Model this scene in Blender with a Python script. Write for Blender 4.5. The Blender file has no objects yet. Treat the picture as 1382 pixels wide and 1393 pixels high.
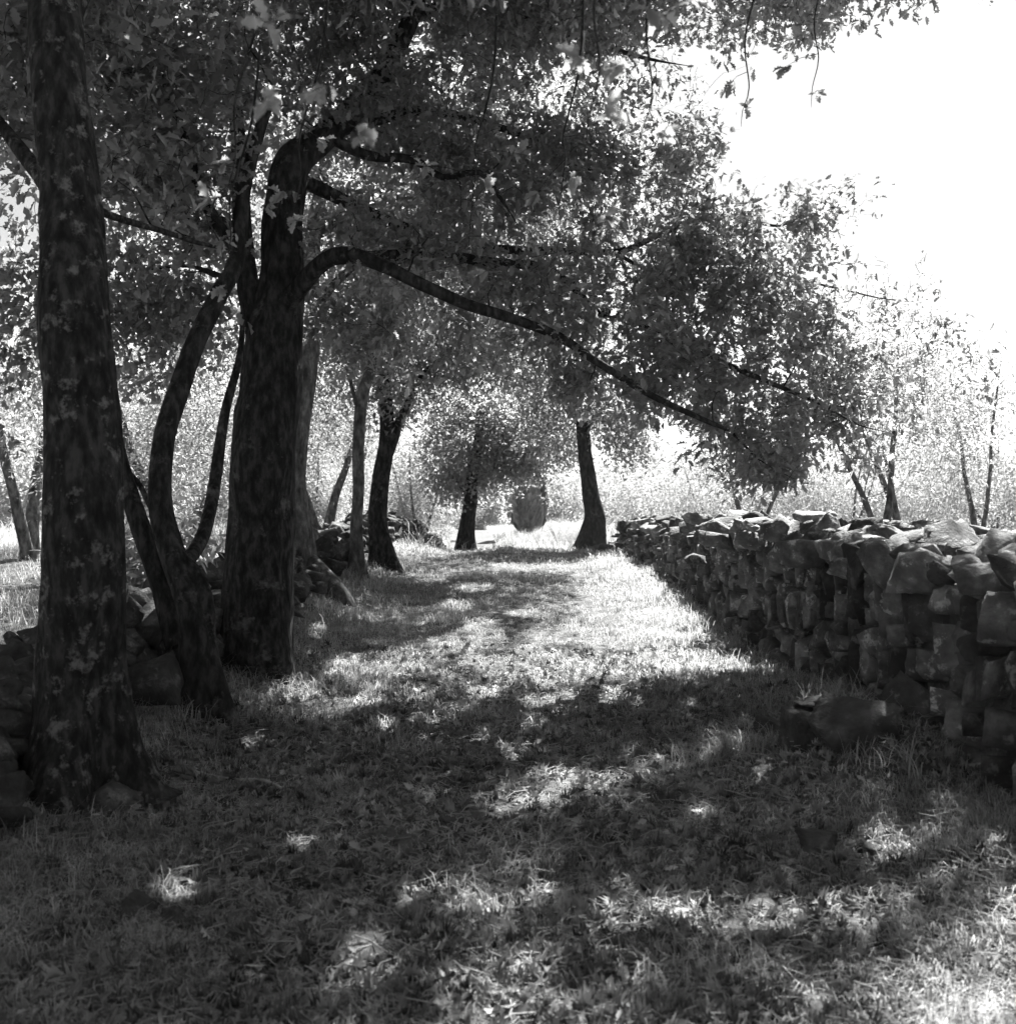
import bpy, bmesh, math, random
import numpy as np
from mathutils import Vector, noise as mnoise

random.seed(7)
RS = np.random.default_rng(11)
S = bpy.context.scene
COL = S.collection
PI = math.pi
F = 1661.0            # focal length in photograph pixels
EYE = 1.5

# ------------------------------------------------------------------ camera, sky, sun, exposure
cam_d = bpy.data.cameras.new('camera')
cam_d.sensor_fit = 'HORIZONTAL'
cam_d.sensor_width = 66.5
cam_d.lens = 66.5 * F / 1382.0
cam_d.clip_start = 0.05
cam_d.clip_end = 2000
cam_d.shift_y = 3.5 / 1382.0
cam_d.dof.use_dof = True
cam_d.dof.focus_distance = 9.0
cam_d.dof.aperture_fstop = 8.0
cam = bpy.data.objects.new('camera', cam_d)
COL.objects.link(cam)
cam.location = (0, 0, EYE)
cam.rotation_euler = (PI / 2, 0, 0)
S.camera = cam

SUN_EL, SUN_AZ = math.radians(50), math.radians(18)     # azimuth measured from +Y (ahead) towards +X (right)
w = bpy.data.worlds.new('World'); S.world = w; w.use_nodes = True
nt = w.node_tree; nt.nodes.clear()
sky = nt.nodes.new('ShaderNodeTexSky'); sky.sky_type = 'NISHITA'; sky.sun_disc = False
sky.sun_elevation = SUN_EL; sky.sun_rotation = SUN_AZ
sky.air_density = 0.4; sky.dust_density = 0.6; sky.ozone_density = 1.0
bw = nt.nodes.new('ShaderNodeSeparateColor')     # red channel alone, picked to weaken the skylight against the sun
bg = nt.nodes.new('ShaderNodeBackground'); bg.inputs['Strength'].default_value = 0.05
wo = nt.nodes.new('ShaderNodeOutputWorld')
nt.links.new(sky.outputs[0], bw.inputs[0]); nt.links.new(bw.outputs[0], bg.inputs[0]); nt.links.new(bg.outputs[0], wo.inputs[0])

sd = bpy.data.lights.new('sun', 'SUN'); sd.energy = 5.0; sd.angle = math.radians(0.53); sd.color = (1.0, 1.0, 0.985)
sun = bpy.data.objects.new('sun', sd); COL.objects.link(sun)
sdir = Vector((math.sin(SUN_AZ) * math.cos(SUN_EL), math.cos(SUN_AZ) * math.cos(SUN_EL), math.sin(SUN_EL)))
sun.rotation_euler = sdir.to_track_quat('Z', 'Y').to_euler()
sun.location = sdir * 100

S.view_settings.view_transform = 'Standard'
S.view_settings.look = 'None'
S.view_settings.gamma = 1
S.view_settings.exposure = 2.85
S.render.engine = 'CYCLES'
S.cycles.use_denoising = True
S.cycles.max_bounces = 6
S.cycles.diffuse_bounces = 3
S.cycles.transmission_bounces = 3
S.cycles.transparent_max_bounces = 4
S.cycles.volume_bounces = 0
S.cycles.sample_clamp_indirect = 0.35
S.cycles.sample_clamp_direct = 0.35

# ------------------------------------------------------------------ helpers
def at(px, py, Y):
    return np.array([(px - 691.0) * Y / F, Y, EYE + (700.0 - py) * Y / F])

def hash2(ix, iy, s):
    n = (ix * 374761393 + iy * 668265263 + s * 1442695041) & 0xffffffff
    n = ((n ^ (n >> 13)) * 1274126177) & 0xffffffff
    n = n ^ (n >> 16)
    return (n & 0xffff) / 65535.0

def vnoise(x, y, s=0):
    x = np.asarray(x, float); y = np.asarray(y, float)
    ix = np.floor(x).astype(np.int64); iy = np.floor(y).astype(np.int64)
    fx = x - ix; fy = y - iy
    fx = fx * fx * (3 - 2 * fx); fy = fy * fy * (3 - 2 * fy)
    a = hash2(ix, iy, s); b = hash2(ix + 1, iy, s); c = hash2(ix, iy + 1, s); d = hash2(ix + 1, iy + 1, s)
    return (a * (1 - fx) + b * fx) * (1 - fy) + (c * (1 - fx) + d * fx) * fy

def fbm(x, y, s=0, o=4):
    t = 0; a = 0.5; n = 0
    for i in range(o):
        t = t + a * vnoise(np.asarray(x) * 2 ** i, np.asarray(y) * 2 ** i, s + i); n += a; a *= 0.5
    return t / n

def vnoise3(p, sc, s=0):
    # cheap 3D noise: blend of three planar value noises
    q = p * sc
    return (vnoise(q[:, 0] + 3.1 * np.sin(q[:, 2]), q[:, 1], s) + vnoise(q[:, 1] + 7.7, q[:, 2], s + 5) + vnoise(q[:, 2] - 4.2, q[:, 0], s + 9)) / 3

def smooth(a, b, x):
    t = np.clip((np.asarray(x, float) - a) / (b - a), 0, 1)
    return t * t * (3 - 2 * t)

def ground_z(x, y):
    x = np.asarray(x, float); y = np.asarray(y, float)
    ys = np.array([-400, -20, 0, 17, 19.5, 22, 26, 31, 38, 50, 62, 85, 120, 200, 420])
    zs = np.array([-3, -0.6, 0, .85, .955, .86, .52, .45, .62, .86, .7, -1.2, -2.6, -2.5, 8])
    z = np.interp(y, ys, zs)
    # soften the profile
    z = (z + np.interp(y - 0.8, ys, zs) + np.interp(y + 0.8, ys, zs)) / 3
    near = 1 - smooth(24, 34, y)
    z = z + near * (-0.035 * np.exp(-((x + 0.85) / 0.35) ** 2) - 0.03 * np.exp(-((x - 0.75) / 0.35) ** 2))
    z = z + near * 0.14 * smooth(1.3, 1.9, x) * (1 - smooth(6.5, 8.5, y))
    z = z + near * 0.10 * smooth(-1.3, -1.9, x)
    z = z + near * (0.45 * smooth(2.4, 4.0, x)) * (1 - smooth(12, 20, y))
    z = z + .20 * np.exp(-(((x - 1.62) / .38) ** 2 + ((y - 5.6) / .5) ** 2))
    z = z + near * 0.10 * (fbm(x * .9, y * .9, 3) - .5)
    z = z + (0.03 * (fbm(x * 4, y * 4, 8) - .5)) * near
    far = smooth(60, 200, y)
    z = z + far * 14 * fbm(x * .012, y * .012, 21) - far * 6
    return z

def gz(x, y):
    return float(ground_z(x, y))

def mesh_from(name, V, faces_flat, sizes, mat, smooth_shade=False):
    V = np.ascontiguousarray(V, np.float32).reshape(-1, 3)
    me = bpy.data.meshes.new(name)
    nf = len(sizes); nl = len(faces_flat)
    me.vertices.add(len(V)); me.vertices.foreach_set('co', V.ravel())
    me.loops.add(nl); me.loops.foreach_set('vertex_index', np.ascontiguousarray(faces_flat, np.int32))
    me.polygons.add(nf)
    st = np.zeros(nf, np.int32); sizes = np.asarray(sizes, np.int32); st[1:] = np.cumsum(sizes)[:-1]
    me.polygons.foreach_set('loop_start', st)
    me.update(calc_edges=True)
    if smooth_shade:
        me.polygons.foreach_set('use_smooth', np.ones(nf, bool))
    me.materials.append(mat)
    return me

class MB:
    """collects geometry for ONE mesh object"""
    def __init__(s):
        s.V = []; s.F = []; s.N = []; s.n = 0
    def add(s, V, faces, per):
        V = np.asarray(V, float).reshape(-1, 3); faces = np.asarray(faces).reshape(-1)
        s.V.append(V); s.F.append(faces + s.n); s.N.append(np.full(len(faces) // per, per)); s.n += len(V)
    def add_me(s, V, facelist):
        V = np.asarray(V, float).reshape(-1, 3)
        s.V.append(V)
        s.F.append(np.array([i for f in facelist for i in f]) + s.n); s.N.append(np.array([len(f) for f in facelist])); s.n += len(V)
    def build(s, name, mat, parent=None, smooth_shade=False, loc=None):
        V = np.concatenate(s.V)
        if loc is not None:
            V = V - np.asarray(loc, float)
        me = mesh_from(name, V, np.concatenate(s.F), np.concatenate(s.N), mat, smooth_shade)
        o = bpy.data.objects.new(name, me); COL.objects.link(o)
        if parent is not None: o.parent = parent
        if loc is not None and parent is None: o.location = loc
        return o

def empty(name, loc=(0, 0, 0)):
    o = bpy.data.objects.new(name, None); COL.objects.link(o); o.location = loc; o.empty_display_size = .2
    return o

def tag(o, label=None, cat=None, group=None, kind=None):
    if label: o['label'] = label
    if cat: o['category'] = cat
    if group: o['group'] = group
    if kind: o['kind'] = kind
    return o

# ------------------------------------------------------------------ materials (all greys: the place is seen in black and white)
def mat(name, stops, scale=5.0, detail=8, rough=0.9, bump=0.0, bscale=None, stretch=(1, 1, 1), spec=0.25, transl=0.0, tcol=0.2,
        island=0.0, kind='NOISE', patches=None, bdist=0.02):
    m = bpy.data.materials.new(name); m.use_nodes = True
    t = m.node_tree; N = t.nodes; L = t.links
    b = N['Principled BSDF']; out = N['Material Output']
    b.inputs['Roughness'].default_value = rough
    b.inputs['Specular IOR Level'].default_value = spec
    tc = N.new('ShaderNodeTexCoord'); mp = N.new('ShaderNodeMapping'); mp.inputs['Scale'].default_value = stretch
    L.new(tc.outputs['Object'], mp.inputs[0])
    nz = N.new('ShaderNodeTexNoise'); nz.inputs['Scale'].default_value = scale; nz.inputs['Detail'].default_value = detail
    nz.inputs['Roughness'].default_value = 0.62
    L.new(mp.outputs[0], nz.inputs['Vector'])
    rp = N.new('ShaderNodeValToRGB'); cr = rp.color_ramp
    cr.elements[0].position = stops[0][0]; cr.elements[0].color = (stops[0][1],) * 3 + (1,)
    cr.elements[1].position = stops[-1][0]; cr.elements[1].color = (stops[-1][1],) * 3 + (1,)
    for p, c in stops[1:-1]:
        e = cr.elements.new(p); e.color = (c, c, c, 1)
    L.new(nz.outputs['Fac'], rp.inputs[0])
    c = rp.outputs[0]
    if patches:
        psc, plo, phi, pcol = patches
        pn = N.new('ShaderNodeTexNoise'); pn.inputs['Scale'].default_value = psc; pn.inputs['Detail'].default_value = 5; pn.inputs['Roughness'].default_value = .7
        L.new(tc.outputs['Object'], pn.inputs['Vector'])
        pr = N.new('ShaderNodeMapRange'); pr.inputs[1].default_value = plo; pr.inputs[2].default_value = phi
        L.new(pn.outputs['Fac'], pr.inputs[0])
        mx = N.new('ShaderNodeMix'); mx.data_type = 'RGBA'; mx.inputs[7].default_value = (pcol,) * 3 + (1,)
        L.new(pr.outputs[0], mx.inputs[0]); L.new(c, mx.inputs[6]); c = mx.outputs[2]
    if island:
        g = N.new('ShaderNodeNewGeometry'); mr = N.new('ShaderNodeMapRange')
        mr.inputs[3].default_value = 1 - island; mr.inputs[4].default_value = 1 + island
        L.new(g.outputs['Random Per Island'], mr.inputs[0])
        mu = N.new('ShaderNodeMix'); mu.data_type = 'RGBA'; mu.blend_type = 'MULTIPLY'; mu.inputs[0].default_value = 1
        L.new(c, mu.inputs[6]); L.new(mr.outputs[0], mu.inputs[7]); c = mu.outputs[2]
    L.new(c, b.inputs['Base Color'])
    if bump:
        bn = N.new('ShaderNodeTexVoronoi' if kind == 'VORONOI' else 'ShaderNodeTexNoise')
        bn.inputs['Scale'].default_value = bscale or scale * 3
        if kind != 'VORONOI':
            bn.inputs['Detail'].default_value = 8; bn.inputs['Roughness'].default_value = .65
        L.new(mp.outputs[0], bn.inputs['Vector'])
        bp = N.new('ShaderNodeBump'); bp.inputs['Strength'].default_value = bump; bp.inputs['Distance'].default_value = bdist
        L.new(bn.outputs[0], bp.inputs['Height']); L.new(bp.outputs[0], b.inputs['Normal'])
    if transl:
        tr = N.new('ShaderNodeBsdfTranslucent'); tr.inputs[0].default_value = (tcol,) * 3 + (1,)
        if island:
            m2 = N.new('ShaderNodeMix'); m2.data_type = 'RGBA'; m2.blend_type = 'MULTIPLY'; m2.inputs[0].default_value = 1
            m2.inputs[6].default_value = (tcol,) * 3 + (1,); L.new(mr.outputs[0], m2.inputs[7]); L.new(m2.outputs[2], tr.inputs[0])
        ms = N.new('ShaderNodeMixShader'); ms.inputs[0].default_value = transl
        L.new(b.outputs[0], ms.inputs[1]); L.new(tr.outputs[0], ms.inputs[2]); L.new(ms.outputs[0], out.inputs[0])
    return m

M_BARK = mat('oak_bark', [(.38, .010), (.5, .022), (.64, .05)], 24, stretch=(1, 1, .4), spec=.05, bump=.7, bscale=34, kind='VORONOI', bdist=.015, patches=(5, .58, .68, .10))
M_BARK_L = mat('lichen_bark', [(.35, .03), (.5, .09), (.68, .2)], 18, spec=.05, stretch=(1, 1, .4), bump=.9, bscale=22, bdist=.02, patches=(6, .55, .62, .08))
M_BARK_P = mat('mossy_bark', [(.38, .010), (.5, .020), (.64, .045)], 24, stretch=(1, 1, .4), spec=.05, bump=.7, bscale=34, kind='VORONOI', bdist=.015, patches=(11, .56, .66, .12))
M_LEAF = mat('oak_leaf', [(.3, .06), (.7, .11)], 3, rough=.45, spec=.45, transl=.48, tcol=.42, island=.35)
M_LEAF_OL = mat('olive_leaf', [(.3, .20), (.7, .32)], 3, rough=.6, spec=.4, transl=.4, tcol=.40, island=.3)
M_CYP = mat('cypress_leaf', [(.3, .12), (.7, .22)], 6, rough=.8, island=.35, transl=.1, tcol=.08)
M_SOIL = mat('lane_ground', [(.25, .05), (.5, .11), (.75, .2)], 3.0, detail=12, rough=1, bump=1.0, bscale=28, bdist=.04, spec=.05)
M_GRASS = mat('dry_grass', [(.38, .09), (.62, .46)], 2.5, rough=.7, transl=.35, tcol=.42, island=.35, spec=.2)
M_LITTER = mat('leaf_litter', [(.3, .06), (.7, .25)], 2.5, rough=.65, transl=.12, tcol=.15, island=.8, spec=.2)
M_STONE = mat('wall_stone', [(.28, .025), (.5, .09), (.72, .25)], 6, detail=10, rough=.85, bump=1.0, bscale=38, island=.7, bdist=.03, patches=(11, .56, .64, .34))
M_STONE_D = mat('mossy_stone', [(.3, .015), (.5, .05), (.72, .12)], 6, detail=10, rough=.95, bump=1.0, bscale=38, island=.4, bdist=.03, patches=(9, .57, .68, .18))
M_TWIG = mat('dead_twig', [(.3, .15), (.7, .35)], 8, rough=.8)
M_PLASTER = mat('house_plaster', [(.3, .5), (.7, .62)], 1.5, rough=.9)
M_TILE = mat('roof_tile', [(.3, .22), (.7, .34)], 3, rough=.9, bump=.4)

# ------------------------------------------------------------------ ground
def axis(lims):
    out = []
    for a, b, st in lims:
        out.append(np.arange(a, b, st))
    out.append(np.array([lims[-1][1]]))
    return np.concatenate(out)
xs = axis([(-500, -100, 25), (-100, -20, 4), (-20, -5, .5), (-5, -2.4, .12), (-2.4, 2.4, .045), (2.4, 5, .12), (5, 20, .5), (20, 100, 4), (100, 500, 25)])
ys = axis([(-60, 0, 5), (0, 3, .3), (3, 8, .04), (8, 22, .07), (22, 50, .35), (50, 120, 3), (120, 450, 15)])
XX, YY = np.meshgrid(xs, ys)
ZZ = ground_z(XX, YY)
ZZ = ZZ + np.where((abs(XX) < 2.6) & (YY > 2.5) & (YY < 23), (.035 + .05 * smooth(8, 4.5, YY)) * (fbm(XX * 7, YY * 7, 31, 4) - .5), 0)
nx, ny = len(xs), len(ys)
idx = np.arange(nx * ny).reshape(ny, nx)
q = np.stack([idx[:-1, :-1], idx[:-1, 1:], idx[1:, 1:], idx[1:, :-1]], -1).reshape(-1, 4)
b = MB(); b.add(np.stack([XX, YY, ZZ], -1), q, 4)
g = b.build('ground', M_SOIL, smooth_shade=True); tag(g, kind='structure')

# ------------------------------------------------------------------ tubes / trees
def frames(P):
    T = np.gradient(P, axis=0); T /= np.linalg.norm(T, axis=1)[:, None] + 1e-9
    up = np.array([0.31, 0.83, 0.17]) if abs(T[0, 1]) < .8 else np.array([1., 0, 0])
    U = np.cross(T, up); U /= np.linalg.norm(U, axis=1)[:, None] + 1e-9
    W = np.cross(T, U)
    return T, U, W

def resample(P, R, step):
    P = np.asarray(P, float); R = np.asarray(R, float)
    # catmull-rom
    n = len(P); out = []; ro = []
    for i in range(n - 1):
        p0 = P[max(i - 1, 0)]; p1 = P[i]; p2 = P[i + 1]; p3 = P[min(i + 2, n - 1)]
        k = max(1, int(np.linalg.norm(p2 - p1) / step))
        for t in np.arange(k) / k:
            out.append(.5 * ((2 * p1) + (-p0 + p2) * t + (2 * p0 - 5 * p1 + 4 * p2 - p3) * t * t + (-p0 + 3 * p1 - 3 * p2 + p3) * t ** 3))
            ro.append(R[i] * (1 - t) + R[i + 1] * t)
    out.append(P[-1]); ro.append(R[-1])
    return np.array(out), np.array(ro)

def tube(b, P, R, sides=16, flare=0.0, bark=0.06, seed=0, knobs=0.0):
    T, U, W = frames(P)
    a = np.arange(sides) / sides * 2 * PI
    n = len(P)
    ca = np.cos(a)[None, :, None]; sa = np.sin(a)[None, :, None]
    h = np.concatenate([[0], np.cumsum(np.linalg.norm(np.diff(P, axis=0), axis=1))])
    A = np.broadcast_to(a[None, :], (n, sides)); H = np.broadcast_to(h[:, None], (n, sides))
    # periodic bark noise (blend the two ends of the ring)
    u = A / (2 * PI)
    def ring(fu, fh, s):
        return vnoise(u * fu, H * fh, s) * (1 - u) + vnoise(u * fu - fu, H * fh, s) * u
    rdg = 1 - abs(2 * ring(15, 2.6, seed + 11) - 1)
    fac = 1 + (.11 * (rdg - .6) if sides > 24 else 0) + bark * 2 * (ring(9, 3.5, seed) - .5) + bark * 1.6 * (ring(20, 8, seed + 3) - .5) + (knobs + bark) * 1.5 * (ring(3, 1.6, seed + 7) - .5)
    if flare:
        f = flare * np.exp(-H / .22) + flare * .35 * np.exp(-H / .7)
        fac = fac + f * (1 + .75 * np.cos(3 * A + seed) + .4 * np.cos(5 * A + 2.1 * seed))
    rr = (R[:, None] * fac)[:, :, None]
    V = P[:, None, :] + (U[:, None, :] * ca + W[:, None, :] * sa) * rr
    i = np.arange(n - 1)[:, None] * sides; j = np.arange(sides)[None, :]; k = (j + 1) % sides
    Fq = np.stack([i + j, i + k, i + sides + k, i + sides + j], -1)
    b.add(V, Fq, 4)

def twigs(b, PT, RT, sides=4):
    """batch of thin tubes: PT (N,K,3), RT (N,K)"""
    N, K, _ = PT.shape
    T = np.gradient(PT, axis=1); T /= np.linalg.norm(T, axis=2)[:, :, None] + 1e-9
    U = np.cross(T, np.array([.2, .3, .93])); U /= np.linalg.norm(U, axis=2)[:, :, None] + 1e-9
    W = np.cross(T, U)
    a = np.arange(sides) / sides * 2 * PI
    V = PT[:, :, None, :] + (U[:, :, None, :] * np.cos(a)[None, None, :, None] + W[:, :, None, :] * np.sin(a)[None, None, :, None]) * RT[:, :, None, None]
    n0 = (np.arange(N) * K * sides)[:, None, None]; i = (np.arange(K - 1) * sides)[None, :, None]; j = np.arange(sides)[None, None, :]; k = (j + 1) % sides
    Fq = np.stack([n0 + i + j, n0 + i + k, n0 + i + sides + k, n0 + i + sides + j], -1)
    b.add(V, Fq, 4)

# leaf templates: (verts, faces) in leaf space: x across, y along, z up; length 1
def lobed():
    rib = [(0, 0.0, 0), (0, .25, .0), (0, .5, .0), (0, .75, .0), (0, 1.0, -.06)]
    side = [(.05, .08, .01), (.20, .22, .05), (.12, .32, .03), (.30, .47, .08), (.17, .58, .05), (.27, .74, .07), (.12, .84, .03), (.10, .97, .0)]
    V = rib + side + [(-x, y, z) for x, y, z in side]
    fr = [(0, 5, 6, 7, 1), (1, 7, 8, 9, 2), (2, 9, 10, 11, 3), (3, 11, 12, 4)]
    fl = [(1, 15, 14, 13, 0), (2, 17, 16, 15, 1), (3, 19, 18, 17, 2), (4, 20, 19, 3)]
    return np.array(V, float), fr + fl
def kite():
    V = [(0, 0, 0), (.27, .36, .06), (.15, .55, .03), (.27, .78, .05), (0, 1, -.05), (-.27, .78, .05), (-.15, .55, .03), (-.27, .36, .06), (0, .55, -.02)]
    return np.array(V, float), [(0, 1, 2, 8), (8, 2, 3, 4), (8, 4, 5, 6), (0, 8, 6, 7)]
def blade():
    V = [(0, 0, 0), (.12, .5, .03), (0, 1, 0), (-.12, .5, .03)]
    return np.array(V, float), [(0, 1, 2, 3)]
def twofold():
    V = [(0, 0, 0), (.24, .45, .06), (0, 1, -.03), (-.24, .5, .06)]
    return np.array(V, float), [(0, 1, 2), (0, 2, 3)]

def scatter_leaves(b, C, D, Nn, size, tpl, curl=0.0):
    TV, TF = tpl
    N = len(C)
    D = D / (np.linalg.norm(D, axis=1)[:, None] + 1e-9)
    X = np.cross(D, Nn); X /= np.linalg.norm(X, axis=1)[:, None] + 1e-9
    Z = np.cross(X, D)
    tv = np.broadcast_to(TV[None], (N,) + TV.shape).copy()
    if curl:
        cf = curl * RS.uniform(-.3, 1, N)[:, None]
        tv[:, :, 2] += cf * (tv[:, :, 0] ** 2 * 6) - cf * .4 * tv[:, :, 1] ** 2
    tv = tv * size[:, None, None]
    V = C[:, None, :] + tv[:, :, 0:1] * X[:, None, :] + tv[:, :, 1:2] * D[:, None, :] + tv[:, :, 2:3] * Z[:, None, :]
    sizes = np.array([len(f) for f in TF]); flat = np.array([i for f in TF for i in f])
    k = len(TV)
    Ff = (np.arange(N)[:, None] * k + flat[None, :]).reshape(-1)
    b.V.append(V.reshape(-1, 3)); b.F.append(Ff + b.n); b.N.append(np.tile(sizes, N)); b.n += N * k

def blob_points(blobs, gap=.46, nsc=1.9, seed=0, dens=1.0):
    """cluster centres inside ellipsoids given as (px,py,Y,rx_px,ry_px,rY,count) : real positions from a bearing and a distance"""
    out = []
    for bi, bl in enumerate(blobs):
        bl = tuple(bl[:-1]) + (max(10, int(bl[-1] * dens)),)
        if bl[0] == 'm':
            c = np.array(bl[1:4], float); r = np.array([bl[4], bl[4], bl[5]]); n = bl[6]
        else:
            px, py, Y, rx, ry, rY, n = bl
            c = at(px, py, Y); r = np.array([rx * Y / F, rY, ry * Y / F])
        got = 0
        while got < n:
            d = RS.normal(size=(n * 2, 3)); d /= np.linalg.norm(d, axis=1)[:, None]
            hi = bl[0] != 'm' and bl[1] < 80 and bl[2] < 12.6
            rad = RS.uniform(0, 1, n * 2) ** (1 / 2.2) * (1 + .22 * abs(RS.normal(size=n * 2)))
            p = c + d * rad[:, None] * r
            keep = (vnoise3(p, 2.0, seed + bi) > .5) if hi else (.55 * vnoise3(p, nsc, seed + bi) + .45 * vnoise3(p, nsc * 2.7, seed + bi + 40)) > gap - .06 * RS.uniform(-1, 1, len(p))
            keep = keep & (p[:, 2] > ground_z(p[:, 0], p[:, 1]) + .5)
            p = p[keep][: n - got]; out.append(p); got += len(p)
            if len(p) == 0: gap -= .05
    return np.concatenate(out)

# openings cut in the crowns along the sun rays to place sun patches on the lane (bearing and size on the ground)
GAPS = np.array([(705,1095,62,17),(800,1075,38,14),(770,1055,30,10),(880,1050,14,12),(862,1028,22,8),(662,1000,28,13),(700,1018,34,10),(722,985,32,8),(735,955,34,6),
 (745,925,46,7),(555,1225,32,14),(860,1252,70,18),(970,1250,90,20),(1150,1245,120,20),(1200,1160,50,20),(1080,1200,34,10),(350,1012,40,9),(240,1060,18,6),
 (340,1160,22,9),(395,1155,24,10),(230,1225,42,20),(740,1215,32,10),(530,905,60,16),(600,886,60,12),(640,868,50,9),(560,945,24,8),(680,905,60,9),(590,985,44,6),(520,990,18,9),
 (470,915,32,15),(400,945,25,10),(830,785,55,22),(870,825,90,28),(905,880,105,25),(820,905,70,14),(760,865,60,10),(620,825,24,6),(650,850,28,6),(700,772,34,4),(770,772,45,5),
 (505,950,18,9),(960,1030,14,12),(950,1115,22,10),(740,890,40,6),(640,800,30,4),(720,835,30,5),(1010,985,14,5),(430,860,14,7),(200,1120,26,8),(900,1240,60,14),(1040,1262,60,12),(590,1010,24,5),(840,1060,20,7)], float)
_r = random.Random(5)
GAPS = np.concatenate([GAPS, [(_r.gauss(700, 110), _r.uniform(880, 1120), _r.uniform(7, 24), _r.uniform(2, 6)) for _ in range(60)], [(_r.uniform(150, 1200), _r.uniform(1000, 1265), _r.uniform(6, 20), _r.uniform(3, 8)) for _ in range(40)]])
def shaded(p):
    t = (p[:, 2] - ground_z(p[:, 0], p[:, 1])) / sdir.z
    q_ = p
    for _ in range(3):
        q_ = p - np.array(sdir)[None, :] * t[:, None]
        t = t + (q_[:, 2] - ground_z(q_[:, 0], q_[:, 1])) / sdir.z
    y = np.maximum(q_[:, 1], .5)
    u = 691 + q_[:, 0] * F / y; v = 700 + (EYE - q_[:, 2]) * F / y
    j = 1 + .7 * (vnoise(q_[:, 0] * 9, q_[:, 1] * 6, 70) - .5)
    hit = np.zeros(len(p), bool)
    for (gx, gy, rx, ry) in GAPS:
        hit |= ((u - gx) / (rx * 1.0)) ** 2 + ((v - gy) / (ry * 1.25 + 1)) ** 2 < j
    hit |= (q_[:, 0] > 1.72) & (q_[:, 1] > 5.5) & (q_[:, 1] < 18) & (vnoise(q_[:, 0] * 2.5, q_[:, 1] * 1.8, 90) > .36)  # leaves also cleared so sun reaches the top of the right wall
    hit &= vnoise(q_[:, 0] * 22, q_[:, 1] * 13, 33) > .26
    return ~(hit & (q_[:, 1] > 2) & (RS.uniform(0, 1, len(p)) < .97))

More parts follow.
